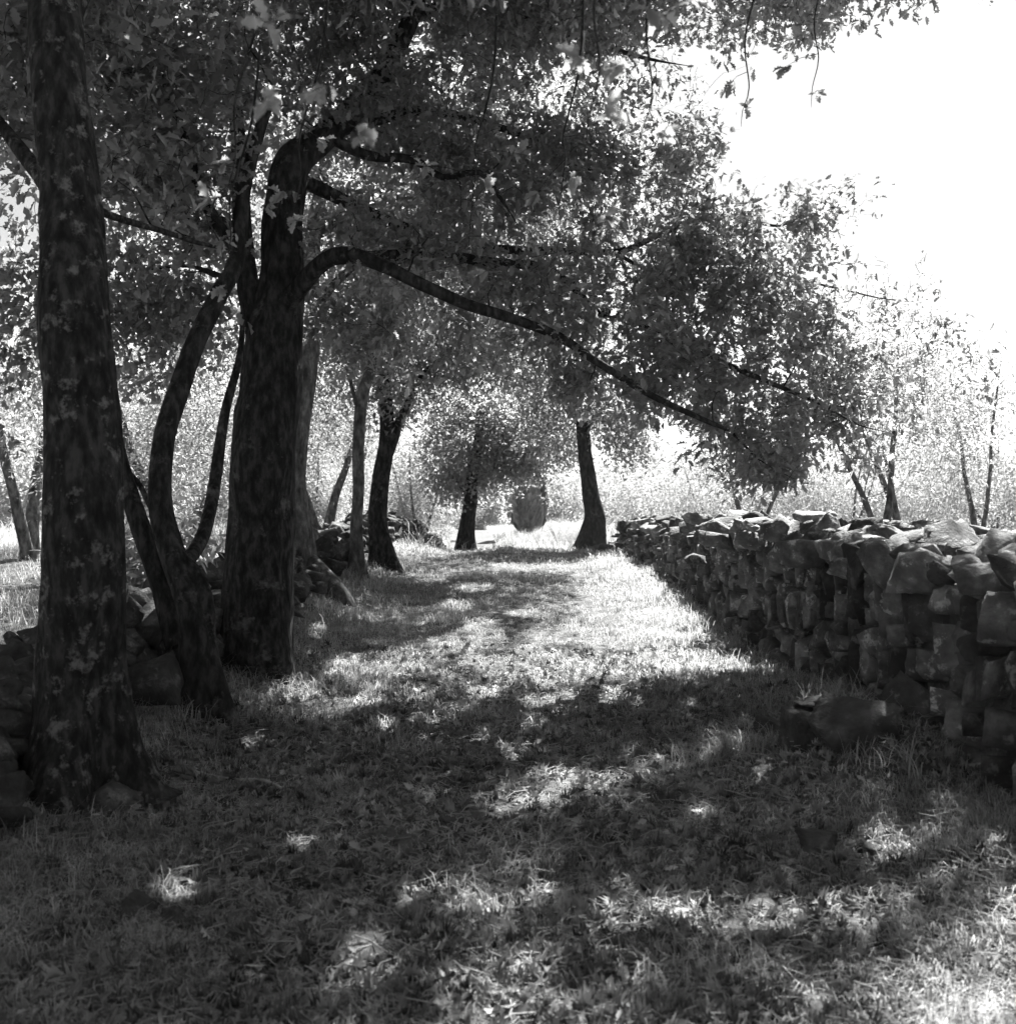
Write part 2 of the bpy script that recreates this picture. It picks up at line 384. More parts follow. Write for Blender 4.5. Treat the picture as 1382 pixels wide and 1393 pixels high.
def tree(name, label, cat, base, limbs, blobs, leafsize=.085, per=9, tpl=None, bark=None, leafmat=None, group=None, gap=.46, nsc=1.9,
         seed=0, flare=.5, sides=20, spread=.15, twr=1.0, leafname='crown', dens=1.0):
    """limbs: list of (points, radii) polylines in metres; the first is the trunk"""
    base = np.asarray(base, float)
    root = empty(name, base); tag(root, label, cat, group)
    tb = MB(); nodesP = []; nodesR = []
    for li, (P, R) in enumerate(limbs):
        P, R = resample(np.array(P) - base, R, (.03 if sides > 24 else .06) if li == 0 else .07)
        # small wander
        wob = np.stack([vnoise(np.arange(len(P)) * ((.03 if sides > 24 else .06) / .5 if li == 0 else .12), np.full(len(P), 3.3 + li), seed + k) - .5 for k in range(3)], -1)
        env = np.minimum(1, np.arange(len(P)) / 8)[:, None]
        P = P + wob * env * (R[:, None] * .3 + (.014 if R[0] > .09 else .075))
        if li:
            R = R * .86 * (1 - .75 * smooth(.8, 1.0, np.linspace(0, 1, len(R))))
        lm = tb if li == 0 else MB()
        tube(lm, P, R, sides if R[0] > .05 else 9, flare if li == 0 else 0, seed=seed + li, bark=.03, knobs=.0)
        if li: lm.build('bough', bark or M_BARK, root, smooth_shade=True)
        nodesP.append(P); nodesR.append(R)
    trunk_len = len(nodesP[0])
    C = blob_points(blobs, gap, nsc, seed, dens) - base
    NP = np.zeros((len(C) * 4 + sum(len(p) for p in nodesP), 3), np.float32); NR = np.zeros(len(NP), np.float32)
    n = 0
    for i, (P, R) in enumerate(zip(nodesP, nodesR)):
        s = int(len(P) * .45) if i == 0 else int(len(P) * .12)
        if len(nodesP) == 1: s = int(len(P) * .5)
        k = len(P) - s
        NP[n:n + k] = P[s:]; NR[n:n + k] = R[s:]; n += k
    # order by distance from skeleton
    d0 = np.array([np.min(np.sum((NP[:n] - c) ** 2, 1)) for c in C])
    order = np.argsort(d0)
    K = 5
    PT = np.zeros((len(C), K, 3)); RT = np.zeros((len(C), K)); DIR = np.zeros((len(C), 3))
    tt = np.linspace(0, 1, K)
    for ii, ci in enumerate(order):
        c = C[ci]
        j = int(np.argmin(np.sum((NP[:n] - c) ** 2, 1)))
        p = NP[j].astype(float); L = np.linalg.norm(c - p) + 1e-6
        r0 = min(NR[j] * .7, (.0022 + .011 * L) * twr)
        mid = (p + c) / 2 + RS.normal(size=3) * L * .13 + np.array([0, 0, .10 * L])
        cur = ((1 - tt) ** 2)[:, None] * p + (2 * tt * (1 - tt))[:, None] * mid + (tt ** 2)[:, None] * c
        cur[1:-1] += RS.normal(size=(K - 2, 3)) * L * .03
        PT[ii] = cur; RT[ii] = r0 * (1 - .7 * tt) + .0008
        DIR[ii] = cur[-1] - cur[-2]
        if L > .12:
            NP[n:n + 3] = cur[2:5]; NR[n:n + 3] = RT[ii, 2:5] + .001; n += 3
        else:
            NP[n] = cur[4]; NR[n] = RT[ii, 4]; n += 1
    tb.build('trunk', bark or M_BARK, root, smooth_shade=True)
    wb = MB(); twigs(wb, PT, RT, 4); wb.build('branchwork', bark or M_BARK, root, smooth_shade=True)
    if len(C) == 0: return root
    lb = MB()
    M = len(C) * per
    ci = np.repeat(np.arange(len(C)), per)
    DN = DIR / (np.linalg.norm(DIR, axis=1)[:, None] + 1e-9)
    back = RS.uniform(-.25, 1, M)[:, None]
    cen = PT[ci, -1] - DN[ci] * spread * .9 * np.clip(back, 0, 1) + RS.normal(size=(M, 3)) * spread * .45
    d = DN[ci] * .7 + RS.normal(size=(M, 3)) * .75 + np.array([0, 0, -.18])
    nn = RS.normal(size=(M, 3)) * .55 + np.array([0, 0, .95])
    if name == 'oak_tree':
        k = shaded(cen + base); cen, d, nn = cen[k], d[k], nn[k]; M = len(cen)
    scatter_leaves(lb, cen, d, nn, leafsize * RS.uniform(.6, 1.25, M), tpl, curl=.5)
    lb.build(leafname, leafmat or M_LEAF, root)
    return root

LOB, KITE, BLADE, TWO = lobed(), kite(), blade(), twofold()
def pl(pts):
    return [at(*p) for p in pts]

# ---- 1 big trunk at the left edge
y1 = 5.05
bx = at(112, 1110, y1)[0]
B1 = np.array([bx, y1, gz(bx, y1) - .06])
tree('oak_tree', 'massive oak trunk with pale lichen patches at the left edge, nearest the viewer', 'oak tree', B1,
     [([B1, at(118, 980, 5.05), at(108, 800, 5.05), at(106, 600, 5.05), at(98, 400, 5.1), at(86, 200, 5.2), at(72, 0, 5.3), at(70, -250, 5.5)],
       [.185, .17, .155, .15, .135, .12, .11, .08]),
      (pl([(96, 330, 5.1), (60, 240, 5.3), (-40, 120, 5.8)]), [.06, .045, .02]),
      (pl([(76, 60, 5.3), (160, -60, 5.8), (330, -160, 6.4), (520, -200, 6.9)]), [.07, .055, .04, .02]),
      (pl([(100, 270, 5.15), (180, 300, 5.9), (270, 335, 6.6), (320, 350, 7.0)]), [.03, .02, .014, .008])],
     [(20, 60, 6.0, 130, 160, 1.2, 500), (170, -60, 6.2, 240, 150, 1.3, 700), (210, 190, 6.8, 110, 120, .8, 260),
      (480, -160, 6.6, 260, 130, 1.4, 800), ('m', .25, 4.6, 4.9, 1.0, .4, 800)],  # last blob: unseen foliage added to keep sun off the near sprigs
     per=8, tpl=LOB, bark=M_BARK_P, seed=1, flare=.55, gap=.52, dens=.6, sides=44, spread=.12)

# ---- 2 many-stemmed oak beside it
y2 = 6.7
c = at(262, 985, y2); B2 = np.array([c[0], y2, gz(c[0], y2) - .05])
tree('oak_tree', 'dark many-stemmed oak with curved stems forking low on the rubble bank', 'oak tree', B2,
     [([B2, at(268, 900, 6.7), at(262, 830, 6.7), at(232, 745, 6.75), at(218, 680, 6.8), at(222, 600, 6.9), at(238, 540, 7.0), at(262, 470, 7.1), at(300, 400, 7.2), at(324, 350, 7.25), at(335, 250, 7.3), at(372, 120, 7.4)],
       [.11, .095, .075, .068, .062, .06, .06, .058, .055, .048, .04, .03]),
      (pl([(312, 995, 6.65), (292, 930, 6.65), (280, 870, 6.7), (278, 810, 6.7), (262, 770, 6.75), (240, 740, 6.75)]), [.085, .075, .068, .066, .06, .05]),
      (pl([(240, 880, 6.9), (222, 800, 6.95), (190, 720, 7.0), (168, 640, 7.0), (150, 540, 7.1), (120, 420, 7.2), (100, 300, 7.3)]), [.075, .07, .065, .055, .05, .04, .03]),
      (pl([(250, 770, 6.8), (275, 735, 7.1), (288, 690, 7.3), (298, 630, 7.5), (310, 560, 7.6), (330, 480, 7.7), (330, 400, 7.8)]), [.05, .05, .045, .045, .035, .025, .018]),
      (pl([(205, 690, 6.9), (185, 655, 7.0), (168, 635, 7.0)]), [.02, .018, .014]),
      (pl([(322, 340, 7.25), (275, 270, 7.3), (240, 170, 7.4), (215, 80, 7.5), (205, -40, 7.6)]), [.045, .04, .035, .03, .02]),
      (pl([(310, 320, 7.3), (250, 295, 7.5), (190, 265, 7.7), (140, 225, 7.9)]), [.022, .018, .014, .009]),
      (pl([(320, 380, 7.3), (250, 365, 7.9), (180, 380, 8.3)]), [.02, .014, .008])],
     [(230, 130, 7.6, 130, 150, 1.0, 650), (200, 330, 7.9, 110, 120, .9, 480), (190, 470, 8.3, 70, 65, .7, 170), (60, 420, 8.0, 80, 180, .9, 260),
      (240, -70, 7.6, 200, 90, 1.1, 380)],
     tpl=KITE, seed=12, flare=.45, gap=.53, dens=.55, leafsize=.072, per=12, spread=.12, twr=1.3, sides=28)

# ---- 3 main oak with the long boughs over the lane
y3 = 8.1
c = at(352, 925, y3); B3 = np.array([c[0], y3, gz(c[0], y3) - .05])
T3 = [B3, at(352, 820, 8.1), at(356, 700, 8.1), at(360, 600, 8.1), at(364, 520, 8.15), at(368, 440, 8.15), at(382, 360, 8.15), at(388, 290, 8.2), at(400, 225, 8.2), at(440, 190, 8.3), at(500, 130, 8.4), at(560, 20, 8.5), at(600, -120, 8.7)]
R3 = [.235, .225, .21, .205, .20, .185, .14, .13, .12, .09, .08, .06, .03]
limbs3 = [(T3, R3),
    (pl([(350, 450, 8.15), (338, 390, 8.15), (330, 310, 8.2), (326, 240, 8.2), (318, 130, 8.3), (300, 0, 8.5), (280, -130, 8.8)]), [.10, .085, .075, .065, .05, .04, .02]),
    (pl([(385, 420, 8.1), (430, 365, 7.9), (470, 347, 7.8), (520, 362, 7.75), (570, 388, 7.7), (630, 415, 7.75), (700, 435, 7.8), (760, 457, 7.9), (800, 482, 8.0), (850, 512, 8.1), (905, 548, 8.2), (950, 575, 8.3), (990, 592, 8.35), (1030, 625, 8.4), (1085, 652, 8.4)]),
     [.075, .065, .058, .05, .046, .042, .038, .034, .031, .028, .025, .021, .017, .012, .007]),
    (pl([(450, 352, 7.85), (540, 350, 8.1), (640, 350, 8.5), (720, 358, 8.7), (775, 385, 8.8), (812, 425, 8.8), (862, 430, 8.8), (912, 458, 8.8), (965, 492, 8.8), (1025, 516, 8.85), (1100, 540, 8.9), (1170, 575, 8.9), (1240, 590, 8.9)]),
     [.05, .045, .042, .04, .038, .036, .034, .031, .028, .024, .018, .012, .007]),
    (pl([(448, 185, 8.3), (500, 212, 8.35), (560, 217, 8.4), (600, 240, 8.4), (650, 232, 8.3), (676, 262, 8.2), (702, 305, 8.1)]), [.05, .042, .035, .028, .022, .018, .01]),
    (pl([(400, 240, 8.2), (470, 270, 8.5), (560, 310, 8.9), (660, 338, 9.2), (760, 345, 9.4), (840, 347, 9.5), (900, 320, 9.6), (975, 292, 9.7), (1060, 305, 9.8), (1100, 285, 9.8), (1150, 278, 9.8)]),
     [.06, .052, .046, .04, .034, .03, .026, .021, .016, .012, .007]),
    (pl([(845, 348, 9.5), (900, 370, 9.6), (980, 350, 9.6), (1050, 365, 9.6), (1110, 385, 9.7), (1190, 405, 9.7), (1255, 410, 9.7)]), [.02, .018, .015, .012, .010, .007, .005]),
    (pl([(560, 20, 8.5), (660, 0, 8.8), (760, 40, 9.1), (860, 70, 9.3), (940, 90, 9.4)]), [.045, .038, .03, .02, .01]),
    (pl([(440, 190, 8.3), (560, 150, 8.9), (700, 180, 9.3), (800, 230, 9.5), (900, 240, 9.7)]), [.05, .042, .032, .02, .01]),
    (pl([(330, 310, 8.2), (280, 290, 8.4), (220, 265, 8.6), (150, 220, 8.8)]), [.03, .024, .018, .01]),
    (pl([(600, -100, 8.7), (760, -150, 9.0), (920, -120, 9.2), (1080, -60, 9.4), (1200, -40, 9.6)]), [.04, .035, .03, .022, .012]),
    (pl([(330, 260, 8.2), (275, 200, 8.3), (235, 130, 8.4), (190, 110, 8.5)]), [.04, .033, .026, .015]),
]
bl3 = [(470, 60, 8.5, 170, 160, 1.1, 800), (600, 200, 8.7, 150, 110, 1.0, 620), (740, 150, 9.2, 150, 130, 1.0, 640), (760, 290, 9.0, 170, 90, .9, 620),
       (860, 250, 9.4, 120, 110, .8, 400), (930, 180, 9.6, 50, 70, .5, 90), (560, 330, 8.2, 130, 70, .8, 340), (520, 440, 8.1, 110, 55, .6, 170),
       (700, 420, 8.3, 150, 60, .8, 430), (850, 400, 8.9, 140, 90, .9, 620), (990, 350, 9.4, 130, 60, .8, 380), (1080, 300, 9.8, 90, 45, .5, 150), (1160, 285, 9.8, 40, 30, .4, 45),
       (980, 440, 9.0, 150, 80, .9, 600), (900, 520, 8.5, 130, 60, .8, 380), (1060, 530, 8.8, 150, 70, .8, 560), (1020, 610, 8.5, 90, 45, .6, 240),
       (1180, 520, 9.0, 75, 70, .7, 230), (1190, 600, 9.0, 70, 50, .6, 130), (1150, 430, 9.4, 70, 60, .6, 130), (1225, 400, 9.7, 45, 40, .4, 90), (1215, 470, 9.3, 60, 60, .5, 130), (1230, 570, 9.0, 50, 50, .5, 130), (780, 490, 8.2, 90, 45, .6, 180),
       (700, -60, 9.0, 230, 110, 1.2, 620), (330, 100, 8.7, 120, 130, .9, 320), (250, 300, 8.9, 90, 80, .7, 170), (1300, 530, 9.2, 60, 70, .6, 90),
       (1060, -70, 9.4, 230, 90, 1.4, 620), (980, -150, 11.4, 260, 90, 1.1, 560), (700, -190, 7.9, 330, 110, .9, 620), (420, -150, 10.2, 300, 120, 1.3, 560), (730, -60, 11.2, 200, 100, 1.1, 420)]
bl3 = [(a, b_, c_ + (.22 if c_ < 9.3 and b_ > 150 else .1), d, e, f_ * .9, int(n_ * (3.0 if b_ < 0 else (.72 if 550 < a < 900 else 1.0)))) for (a, b_, c_, d, e, f_, n_) in bl3]
bl3 += [('m', .5, 7.6, 5.3, 1.3, .6, 900), ('m', -.9, 7.8, 5.2, 1.3, .6, 800), ('m', 1.9, 7.6, 5.4, 1.2, .6, 700), ('m', 1.0, 9.4, 5.9, 1.5, .6, 800), ('m', -1.6, 6.4, 5.0, 1.2, .6, 700)]
tree('oak_tree', 'tallest oak with a thick black trunk and long boughs arching over the lane', 'oak tree', B3, limbs3, bl3,
     leafsize=.068, per=15, spread=.12, twr=1.4, tpl=LOB, seed=23, flare=.10, gap=.53, nsc=2.2, sides=44, dens=.5)

# ---- 4 pale lichened oak
y4 = 12.4
c = at(418, 800, y4); B4 = np.array([c[0], y4, gz(c[0], y4) - .05])
tree('oak_tree', 'pale lichen-covered oak directly behind the thick black trunk', 'oak tree', B4,
     [([B4, at(408, 740, 12.3), at(400, 660, 12.3), at(405, 580, 12.3), at(415, 500, 12.3), at(420, 420, 12.4), at(430, 300, 12.5), at(450, 150, 12.8)],
       [.16, .14, .13, .135, .13, .11, .08, .04]),
      (pl([(418, 760, 12.3), (440, 785, 12.1), (465, 812, 11.9), (486, 850, 11.8)]), [.10, .12, .11, .09]),
      (pl([(414, 500, 12.3), (380, 440, 12.5), (330, 400, 12.9), (260, 380, 13.4)]), [.06, .05, .035, .02]),
      (pl([(418, 440, 12.4), (460, 380, 12.6), (520, 340, 12.9), (600, 330, 13.2)]), [.06, .05, .035, .02]),
      (pl([(430, 320, 12.5), (520, 260, 13.0), (640, 230, 13.6), (780, 240, 14.4)]), [.06, .05, .035, .02])],
     [(420, 250, 12.8, 170, 150, 1.8, 650), (280, 400, 13.3, 120, 90, 1.2, 220), (500, 400, 13.0, 130, 70, 1.2, 450), (560, 300, 13.2, 110, 100, 1.3, 380), (280, 480, 13.6, 80, 60, 1, 150), (650, 220, 13.6, 120, 90, 1.5, 480), (790, 240, 14.5, 100, 90, 1.5, 380), (600, 100, 13.5, 180, 90, 1.5, 500), ('m', -.2, 13.4, 5.4, 1.3, 1.1, 360), ('m', 1.15, 14.4, 5.6, 1.1, 1.1, 330), ('m', -.1, 11.8, 5.3, 1.1, 1.0, 320), ('m', .9, 12.7, 5.6, 1.2, .9, 420), ('m', -1.3, 13.0, 5.4, 1.1, 1.0, 330)],
     per=9, tpl=TWO, bark=M_BARK_L, seed=31, flare=.5, gap=.46, leafsize=.085, spread=.2)

# ---- 5 thin trunk
y5 = 13.9
c = at(487, 795, y5); B5 = np.array([c[0], y5, gz(c[0], y5) - .05])
tree('oak_tree', 'slender straight oak with a thin grey stem, between two thicker trunks on the left', 'oak tree', B5,
     [([B5, at(484, 740, 13.9), at(483, 680, 13.9), at(487, 600, 13.9), at(494, 540, 14), at(506, 490, 14.1), at(512, 400, 14.3), at(500, 300, 14.5)],
       [.085, .065, .062, .068, .07, .06, .04, .02]),
      (pl([(490, 570, 13.9), (475, 520, 14.1), (460, 460, 14.4)]), [.03, .025, .012])],
     [(480, 440, 14.3, 90, 60, 1.1, 320), (500, 330, 14.6, 110, 90, 1.3, 380)], per=9, tpl=TWO, bark=M_BARK_L, seed=41, gap=.45, leafsize=.085, spread=.22)

# ---- 6 forked trunk
y6 = 15.6
c = at(521, 775, y6); B6 = np.array([c[0], y6, gz(c[0], y6) - .05])
tree('oak_tree', 'dark oak forking into two limbs at head height left of the lane crest', 'oak tree', B6,
     [([B6, at(519, 745, 15.6), at(514, 700, 15.6), at(517, 650, 15.6), at(524, 600, 15.6), at(524, 550, 15.7), at(518, 470, 15.8), at(520, 380, 16)],
       [.15, .125, .115, .11, .10, .085, .06, .03]),
      (pl([(520, 640, 15.6), (537, 600, 15.6), (548, 570, 15.6), (562, 540, 15.7), (585, 500, 15.8), (620, 470, 15.9)]), [.075, .07, .065, .055, .04, .02]),
      (pl([(520, 440, 15.9), (600, 390, 16.4), (700, 360, 17), (800, 350, 18)]), [.05, .04, .03, .015]),
      (pl([(522, 540, 15.7), (490, 500, 15.9), (450, 480, 16.2)]), [.04, .03, .015])],
     [(540, 510, 15.9, 90, 60, 1.4, 420), (620, 480, 15.9, 80, 60, 1.2, 340), (560, 400, 16.1, 120, 80, 1.6, 520), (450, 500, 16.3, 70, 50, 1.1, 200), (690, 460, 15.6, 70, 60, 1.1, 240), (700, 370, 17, 110, 70, 1.6, 420), (810, 350, 18, 90, 70, 1.3, 300), (620, 280, 16.5, 120, 70, 1.4, 380), ('m', .55, 15.6, 5.5, 1.2, 1.1, 330), ('m', .2, 18, 5.8, 1.3, 1.1, 340), ('m', 1.5, 16.6, 5.6, 1.0, 1.0, 280), ('m', 1.5, 18.4, 5.5, 1.0, 1.0, 260)],
     per=9, tpl=TWO, seed=53, gap=.45, leafsize=.085, spread=.22)

# ---- 7 oak beyond the crest
y7 = 23.5
c = at(636, 748, y7); B7 = np.array([c[0], y7, gz(c[0], y7) - .05])
tree('oak_tree', 'low dark round-headed oak standing just beyond the crest of the lane', 'oak tree', B7,
     [([B7, at(634, 725, 23.5), at(639, 690, 23.5), at(642, 660, 23.5), at(648, 620, 23.5), at(655, 560, 23.6), at(660, 480, 23.7)],
       [.16, .14, .13, .13, .1, .07, .03]),
      (pl([(640, 680, 23.5), (618, 650, 23.5), (600, 630, 23.6)]), [.05, .04, .02]),
      (pl([(644, 660, 23.5), (670, 640, 23.3), (700, 625, 23.2)]), [.06, .04, .02])],
     [(635, 600, 23.5, 78, 62, 1.2, 420), (625, 660, 23.5, 45, 25, .8, 130), (690, 630, 23.3, 50, 34, .9, 240), (730, 600, 23.3, 60, 34, 1.1, 240), (660, 540, 23.6, 100, 60, 1.6, 520), (770, 590, 23.3, 45, 45, 1.0, 130)],
     dens=1.7, per=10, tpl=TWO, seed=61, gap=.48, nsc=2.0, leafsize=.09, spread=.24)

# ---- 8 oak at the right of the crest
y8 = 20.6
c = at(800, 738, y8); B8 = np.array([c[0], y8, gz(c[0], y8) - .05])
tree('oak_tree', 'leaning oak with a swollen foot at the end of the stone wall', 'oak tree', B8,
     [([B8, at(806, 715, 20.6), at(806, 690, 20.6), at(801, 650, 20.6), at(795, 610, 20.6), at(791, 570, 20.6), at(790, 520, 20.7), at(800, 450, 20.8), at(810, 380, 21)],
       [.24, .18, .145, .13, .115, .105, .09, .07, .03]),
      (pl([(793, 590, 20.6), (815, 560, 20.6), (845, 540, 20.6), (880, 540, 20.6)]), [.05, .045, .03, .015]),
      (pl([(792, 560, 20.6), (760, 520, 20.5), (720, 500, 20.4)]), [.06, .045, .02])],
     [(790, 520, 20.7, 80, 55, 1.3, 500), (850, 560, 20.6, 55, 40, .8, 260), (860, 605, 20.6, 38, 32, .6, 150), (720, 520, 20.5, 70, 50, 1.1, 320), (800, 430, 20.9, 120, 70, 1.5, 520), (740, 590, 20.8, 40, 35, .7, 90), ('m', .3, 20.3, 5.8, 1.4, .8, 420)],
     per=9, tpl=TWO, seed=71, flare=.35, gap=.43, nsc=1.6, leafsize=.09, spread=.24)

# ---- unseen oaks added behind the viewer to block skylight from there
for (bx_, by_, lab, sd_) in [(-2.3, -1.5, 'unseen broad oak added on the left verge a few steps behind the viewpoint', 81), (2.6, -4.0, 'unseen broad oak added behind the viewpoint on the wall side', 82)]:
    z0 = gz(bx_, by_)
    pts_ = [np.array([bx_, by_, z0 - .05]), np.array([bx_ + .1, by_, z0 + 1.2]), np.array([bx_, by_ + .1, z0 + 2.4]), np.array([bx_ - .2, by_ + .2, z0 + 4.2]), np.array([bx_, by_, z0 + 6.5])]
    tree('oak_tree', lab, 'oak tree', pts_[0], [(pts_, [.2, .17, .15, .1, .04]), ([pts_[2], pts_[2] + np.array([1.2 if bx_ < 0 else -1.2, .6, 1.2]), pts_[2] + np.array([2.8 if bx_ < 0 else -2.8, 1.0, 2.0])], [.1, .07, .02])],
         [('m', bx_, by_, z0 + 4.6, 3.4, 2.2, 1500), ('m', bx_ * .2, by_ + .4, z0 + 4.4, 2.4, 1.3, 500)], per=8, tpl=TWO, seed=sd_, leafsize=.14, spread=.3, gap=.42)

# ---- hanging oak sprigs close to the lens (the tips of a bough overhead)
def sprig(label, px, py, Y, n, r, size, seedd):
    c = at(px, py, Y); root = empty('oak_sprig', c); tag(root, label, 'oak sprig', 'oak sprigs hanging close overhead')
    rs = np.random.default_rng(seedd + 200)
    L = r * 2.2; tb = MB()
    P, R = resample([np.array([.12, .2, 1.1]), np.array([.10, .1, .7]), np.array([.02, .04, .35]), np.array([.03, 0, L * .8]), np.array([0, 0, 0]), np.array([-.01, -.02, -L * .6])], [.007, .006, .004, .003, .002, .001], .03)
    tube(tb, P, R, 7, bark=.03, seed=seedd)
    k = max(3, n // 4); T = []
    for i in range(k):
        j = int(len(P) * (.55 + .45 * (i + .5) / k)); j = min(j, len(P) - 1)
        a = i * 2.4 + rs.uniform(-.4, .4); d = np.array([math.cos(a), math.sin(a) * .7, rs.uniform(-.5, .35)]) * L * rs.uniform(.5, 1.1)
        T.append([P[j], P[j] + d * .5 + np.array([0, 0, .015]), P[j] + d])
    T = np.array(T); twigs(tb, T, np.repeat([[.0018, .0013, .0007]], k, 0), 5)
    tb.build('stem', M_BARK, root, smooth_shade=True)
    per = 7; e = np.repeat(T[:, 2], per, 0); dd = np.repeat(T[:, 2] - T[:, 0], per, 0); dd /= np.linalg.norm(dd, axis=1)[:, None]
    m_ = len(e); cen = e - dd * rs.uniform(0, .045, m_)[:, None]
    d = dd + rs.normal(size=(m_, 3)) * .75 + np.array([0, 0, -.25]); nn = rs.normal(size=(m_, 3)) * .45 + np.array([.1, -.2, .8])
    lb = MB(); scatter_leaves(lb, cen, d, nn, size * .85 * rs.uniform(.6, 1.1, m_), LOB, .5)
    lb.build('leaves', M_LEAF, root)
sprig('blurred oak sprig hanging at top left, nearest the viewer', 405, 130, 2.5, 9, .08, .068, 1)
sprig('blurred oak sprig hanging just right of the nearest one', 490, 170, 2.8, 12, .1, .065, 2)
sprig('oak sprig with pale sunlit leaves in front of the black trunk', 400, 290, 5.2, 12, .09, .09, 3)
sprig('small oak sprig with two pale leaves against the dark limb', 310, 255, 4.6, 9, .07, .085, 4)
sprig('drooping oak sprig crossing the fork of the many-stemmed oak', 305, 370, 5.4, 10, .09, .09, 5)
sprig('dark oak sprig silhouetted at top centre against bright leaves', 800, 165, 3.2, 12, .08, .09, 6)
sprig('dark oak sprig hanging lower right of the silhouetted one', 872, 180, 3.3, 9, .06, .085, 7)
sprig('loose oak sprig with bright leaves above the middle of the lane', 640, 300, 5.6, 22, .16, .09, 8)
sprig('leafy oak sprig hanging above the long bough', 760, 290, 5.4, 22, .15, .09, 9)
sprig('small oak sprig hanging alone in the white sky', 1010, 150, 5.6, 10, .06, .075, 10)
sprig('short oak sprig at the top edge of the sky', 1105, 118, 6.0, 9, .08, .075, 11)

# ------------------------------------------------------------------ stones
def rock_hull(dim, n=18, boxy=.75, rs=RS, res=.17, rough=1.0):
    p = rs.uniform(-1, 1, (n, 3))
    m = np.max(abs(p), axis=1)[:, None]; s = np.linalg.norm(p, axis=1)[:, None]
    p = boxy * p / m + (1 - boxy) * p / s
    p *= rs.uniform(.78, 1.0, (n, 1))
    bm = bmesh.new()
    for v in p: bm.verts.new(v * np.asarray(dim) / 2)
    r = bmesh.ops.convex_hull(bm, input=bm.verts)
    bmesh.ops.delete(bm, geom=[e for e in r['geom_interior'] if isinstance(e, bmesh.types.BMVert)], context='VERTS')
    bmesh.ops.dissolve_limit(bm, angle_limit=.25, verts=bm.verts, edges=bm.edges)
    bmesh.ops.triangulate(bm, faces=bm.faces)
    for _ in range(3 if res > .1 else 5):
        big = [e for e in bm.edges if e.calc_length() > res]
        if not big: break
        bmesh.ops.subdivide_edges(bm, edges=big, cuts=1)
    bmesh.ops.triangulate(bm, faces=bm.faces)
    bm.normal_update()
    of = Vector((rs.uniform(0, 50), rs.uniform(0, 50), rs.uniform(0, 50)))
    for v in bm.verts:
        v.co += v.normal * rough * (.02 * mnoise.noise(v.co * 3.5 + of) + .022 * mnoise.noise(v.co * 9 + of) + .018 * mnoise.noise(v.co * 22 + of) + (.02 * abs(mnoise.noise(v.co * 45 + of)) if rough > 1 else 0))
    bm.verts.index_update()
    V = np.array([v.co[:] for v in bm.verts]); Fc = [[v.index for v in f.verts] for f in bm.faces]
    bm.free()
    return V, Fc
ROCKS = [rock_hull((1, 1, 1), n=random.choice([12, 16, 22, 30]), boxy=random.choice([.55, .75, .9])) for _ in range(48)]
SLABS = [rock_hull((1, 1, 1), n=26, boxy=.97) for _ in range(24)]

def rotm(ax, ay, az):
    cx, sx, cy, sy, cz, sz = math.cos(ax), math.sin(ax), math.cos(ay), math.sin(ay), math.cos(az), math.sin(az)
    return np.array([[cz, -sz, 0], [sz, cz, 0], [0, 0, 1]]) @ np.array([[cy, 0, sy], [0, 1, 0], [-sy, 0, cy]]) @ np.array([[1, 0, 0], [0, cx, -sx], [0, sx, cx]])
def rock(b, c, dim, rot=(0, 0, 0), lib=None):
    V, Fc = random.choice(lib or ROCKS)
    V = V * np.asarray(dim) @ rotm(*rot).T
    V = V + 0.03 * min(dim) * (np.stack([vnoise(V[:, 0] * 30, V[:, 1] * 30 + k * 7, k) for k in range(3)], -1) - .5) + np.asarray(c)
    b.add_me(V, Fc)

# ---- right dry stone wall
def wall_top(y):
    return float(np.interp(y, [0, 5.5, 8, 12, 15, 18.2, 19.6, 20.3], [1.16, 1.17, 1.22, 1.27, 1.27, 1.30, 1.22, 1.02]))
def wall_x(y):
    return float(np.interp(y, [0, 5, 9.5, 12, 16, 20], [1.92, 1.90, 1.88, 1.80, 1.82, 1.68])) + .05 * math.sin(y * 1.7)
WR = empty('dry_stone_wall', (1.85, 8, gz(1.85, 8)))
tag(WR, 'long dry stone wall of upright slabs running along the right of the lane', 'stone wall')
org = np.array([1.85, 8, gz(1.85, 8)])
core = MB()
ysr = np.arange(2.6, 20.2, .25); sec = []
for y in ysr:
    x0 = wall_x(y) + .13; t = wall_top(y) - .05; g0 = gz(x0, y) - .15
    wdt = 1.0 if y < 15 else np.interp(y, [15, 20.2], [1.0, .45])
    sec.append([(x0, y, g0), (x0 + .03, y, t), (x0 + wdt, y, t + .02), (x0 + wdt + .05, y, g0)])
sec = np.array(sec); n = len(sec)
Fq = [(i * 4 + j, i * 4 + j + 1, (i + 1) * 4 + j + 1, (i + 1) * 4 + j) for i in range(n - 1) for j in range(3)] + [(0, 3, 2, 1), ((n - 1) * 4, (n - 1) * 4 + 1, (n - 1) * 4 + 2, (n - 1) * 4 + 3)]
core.add(sec, Fq, 4)
c = core.build('rubble_core', M_STONE_D, None); c.data.transform(__import__('mathutils').Matrix.Translation(-Vector(org))); c.parent = WR

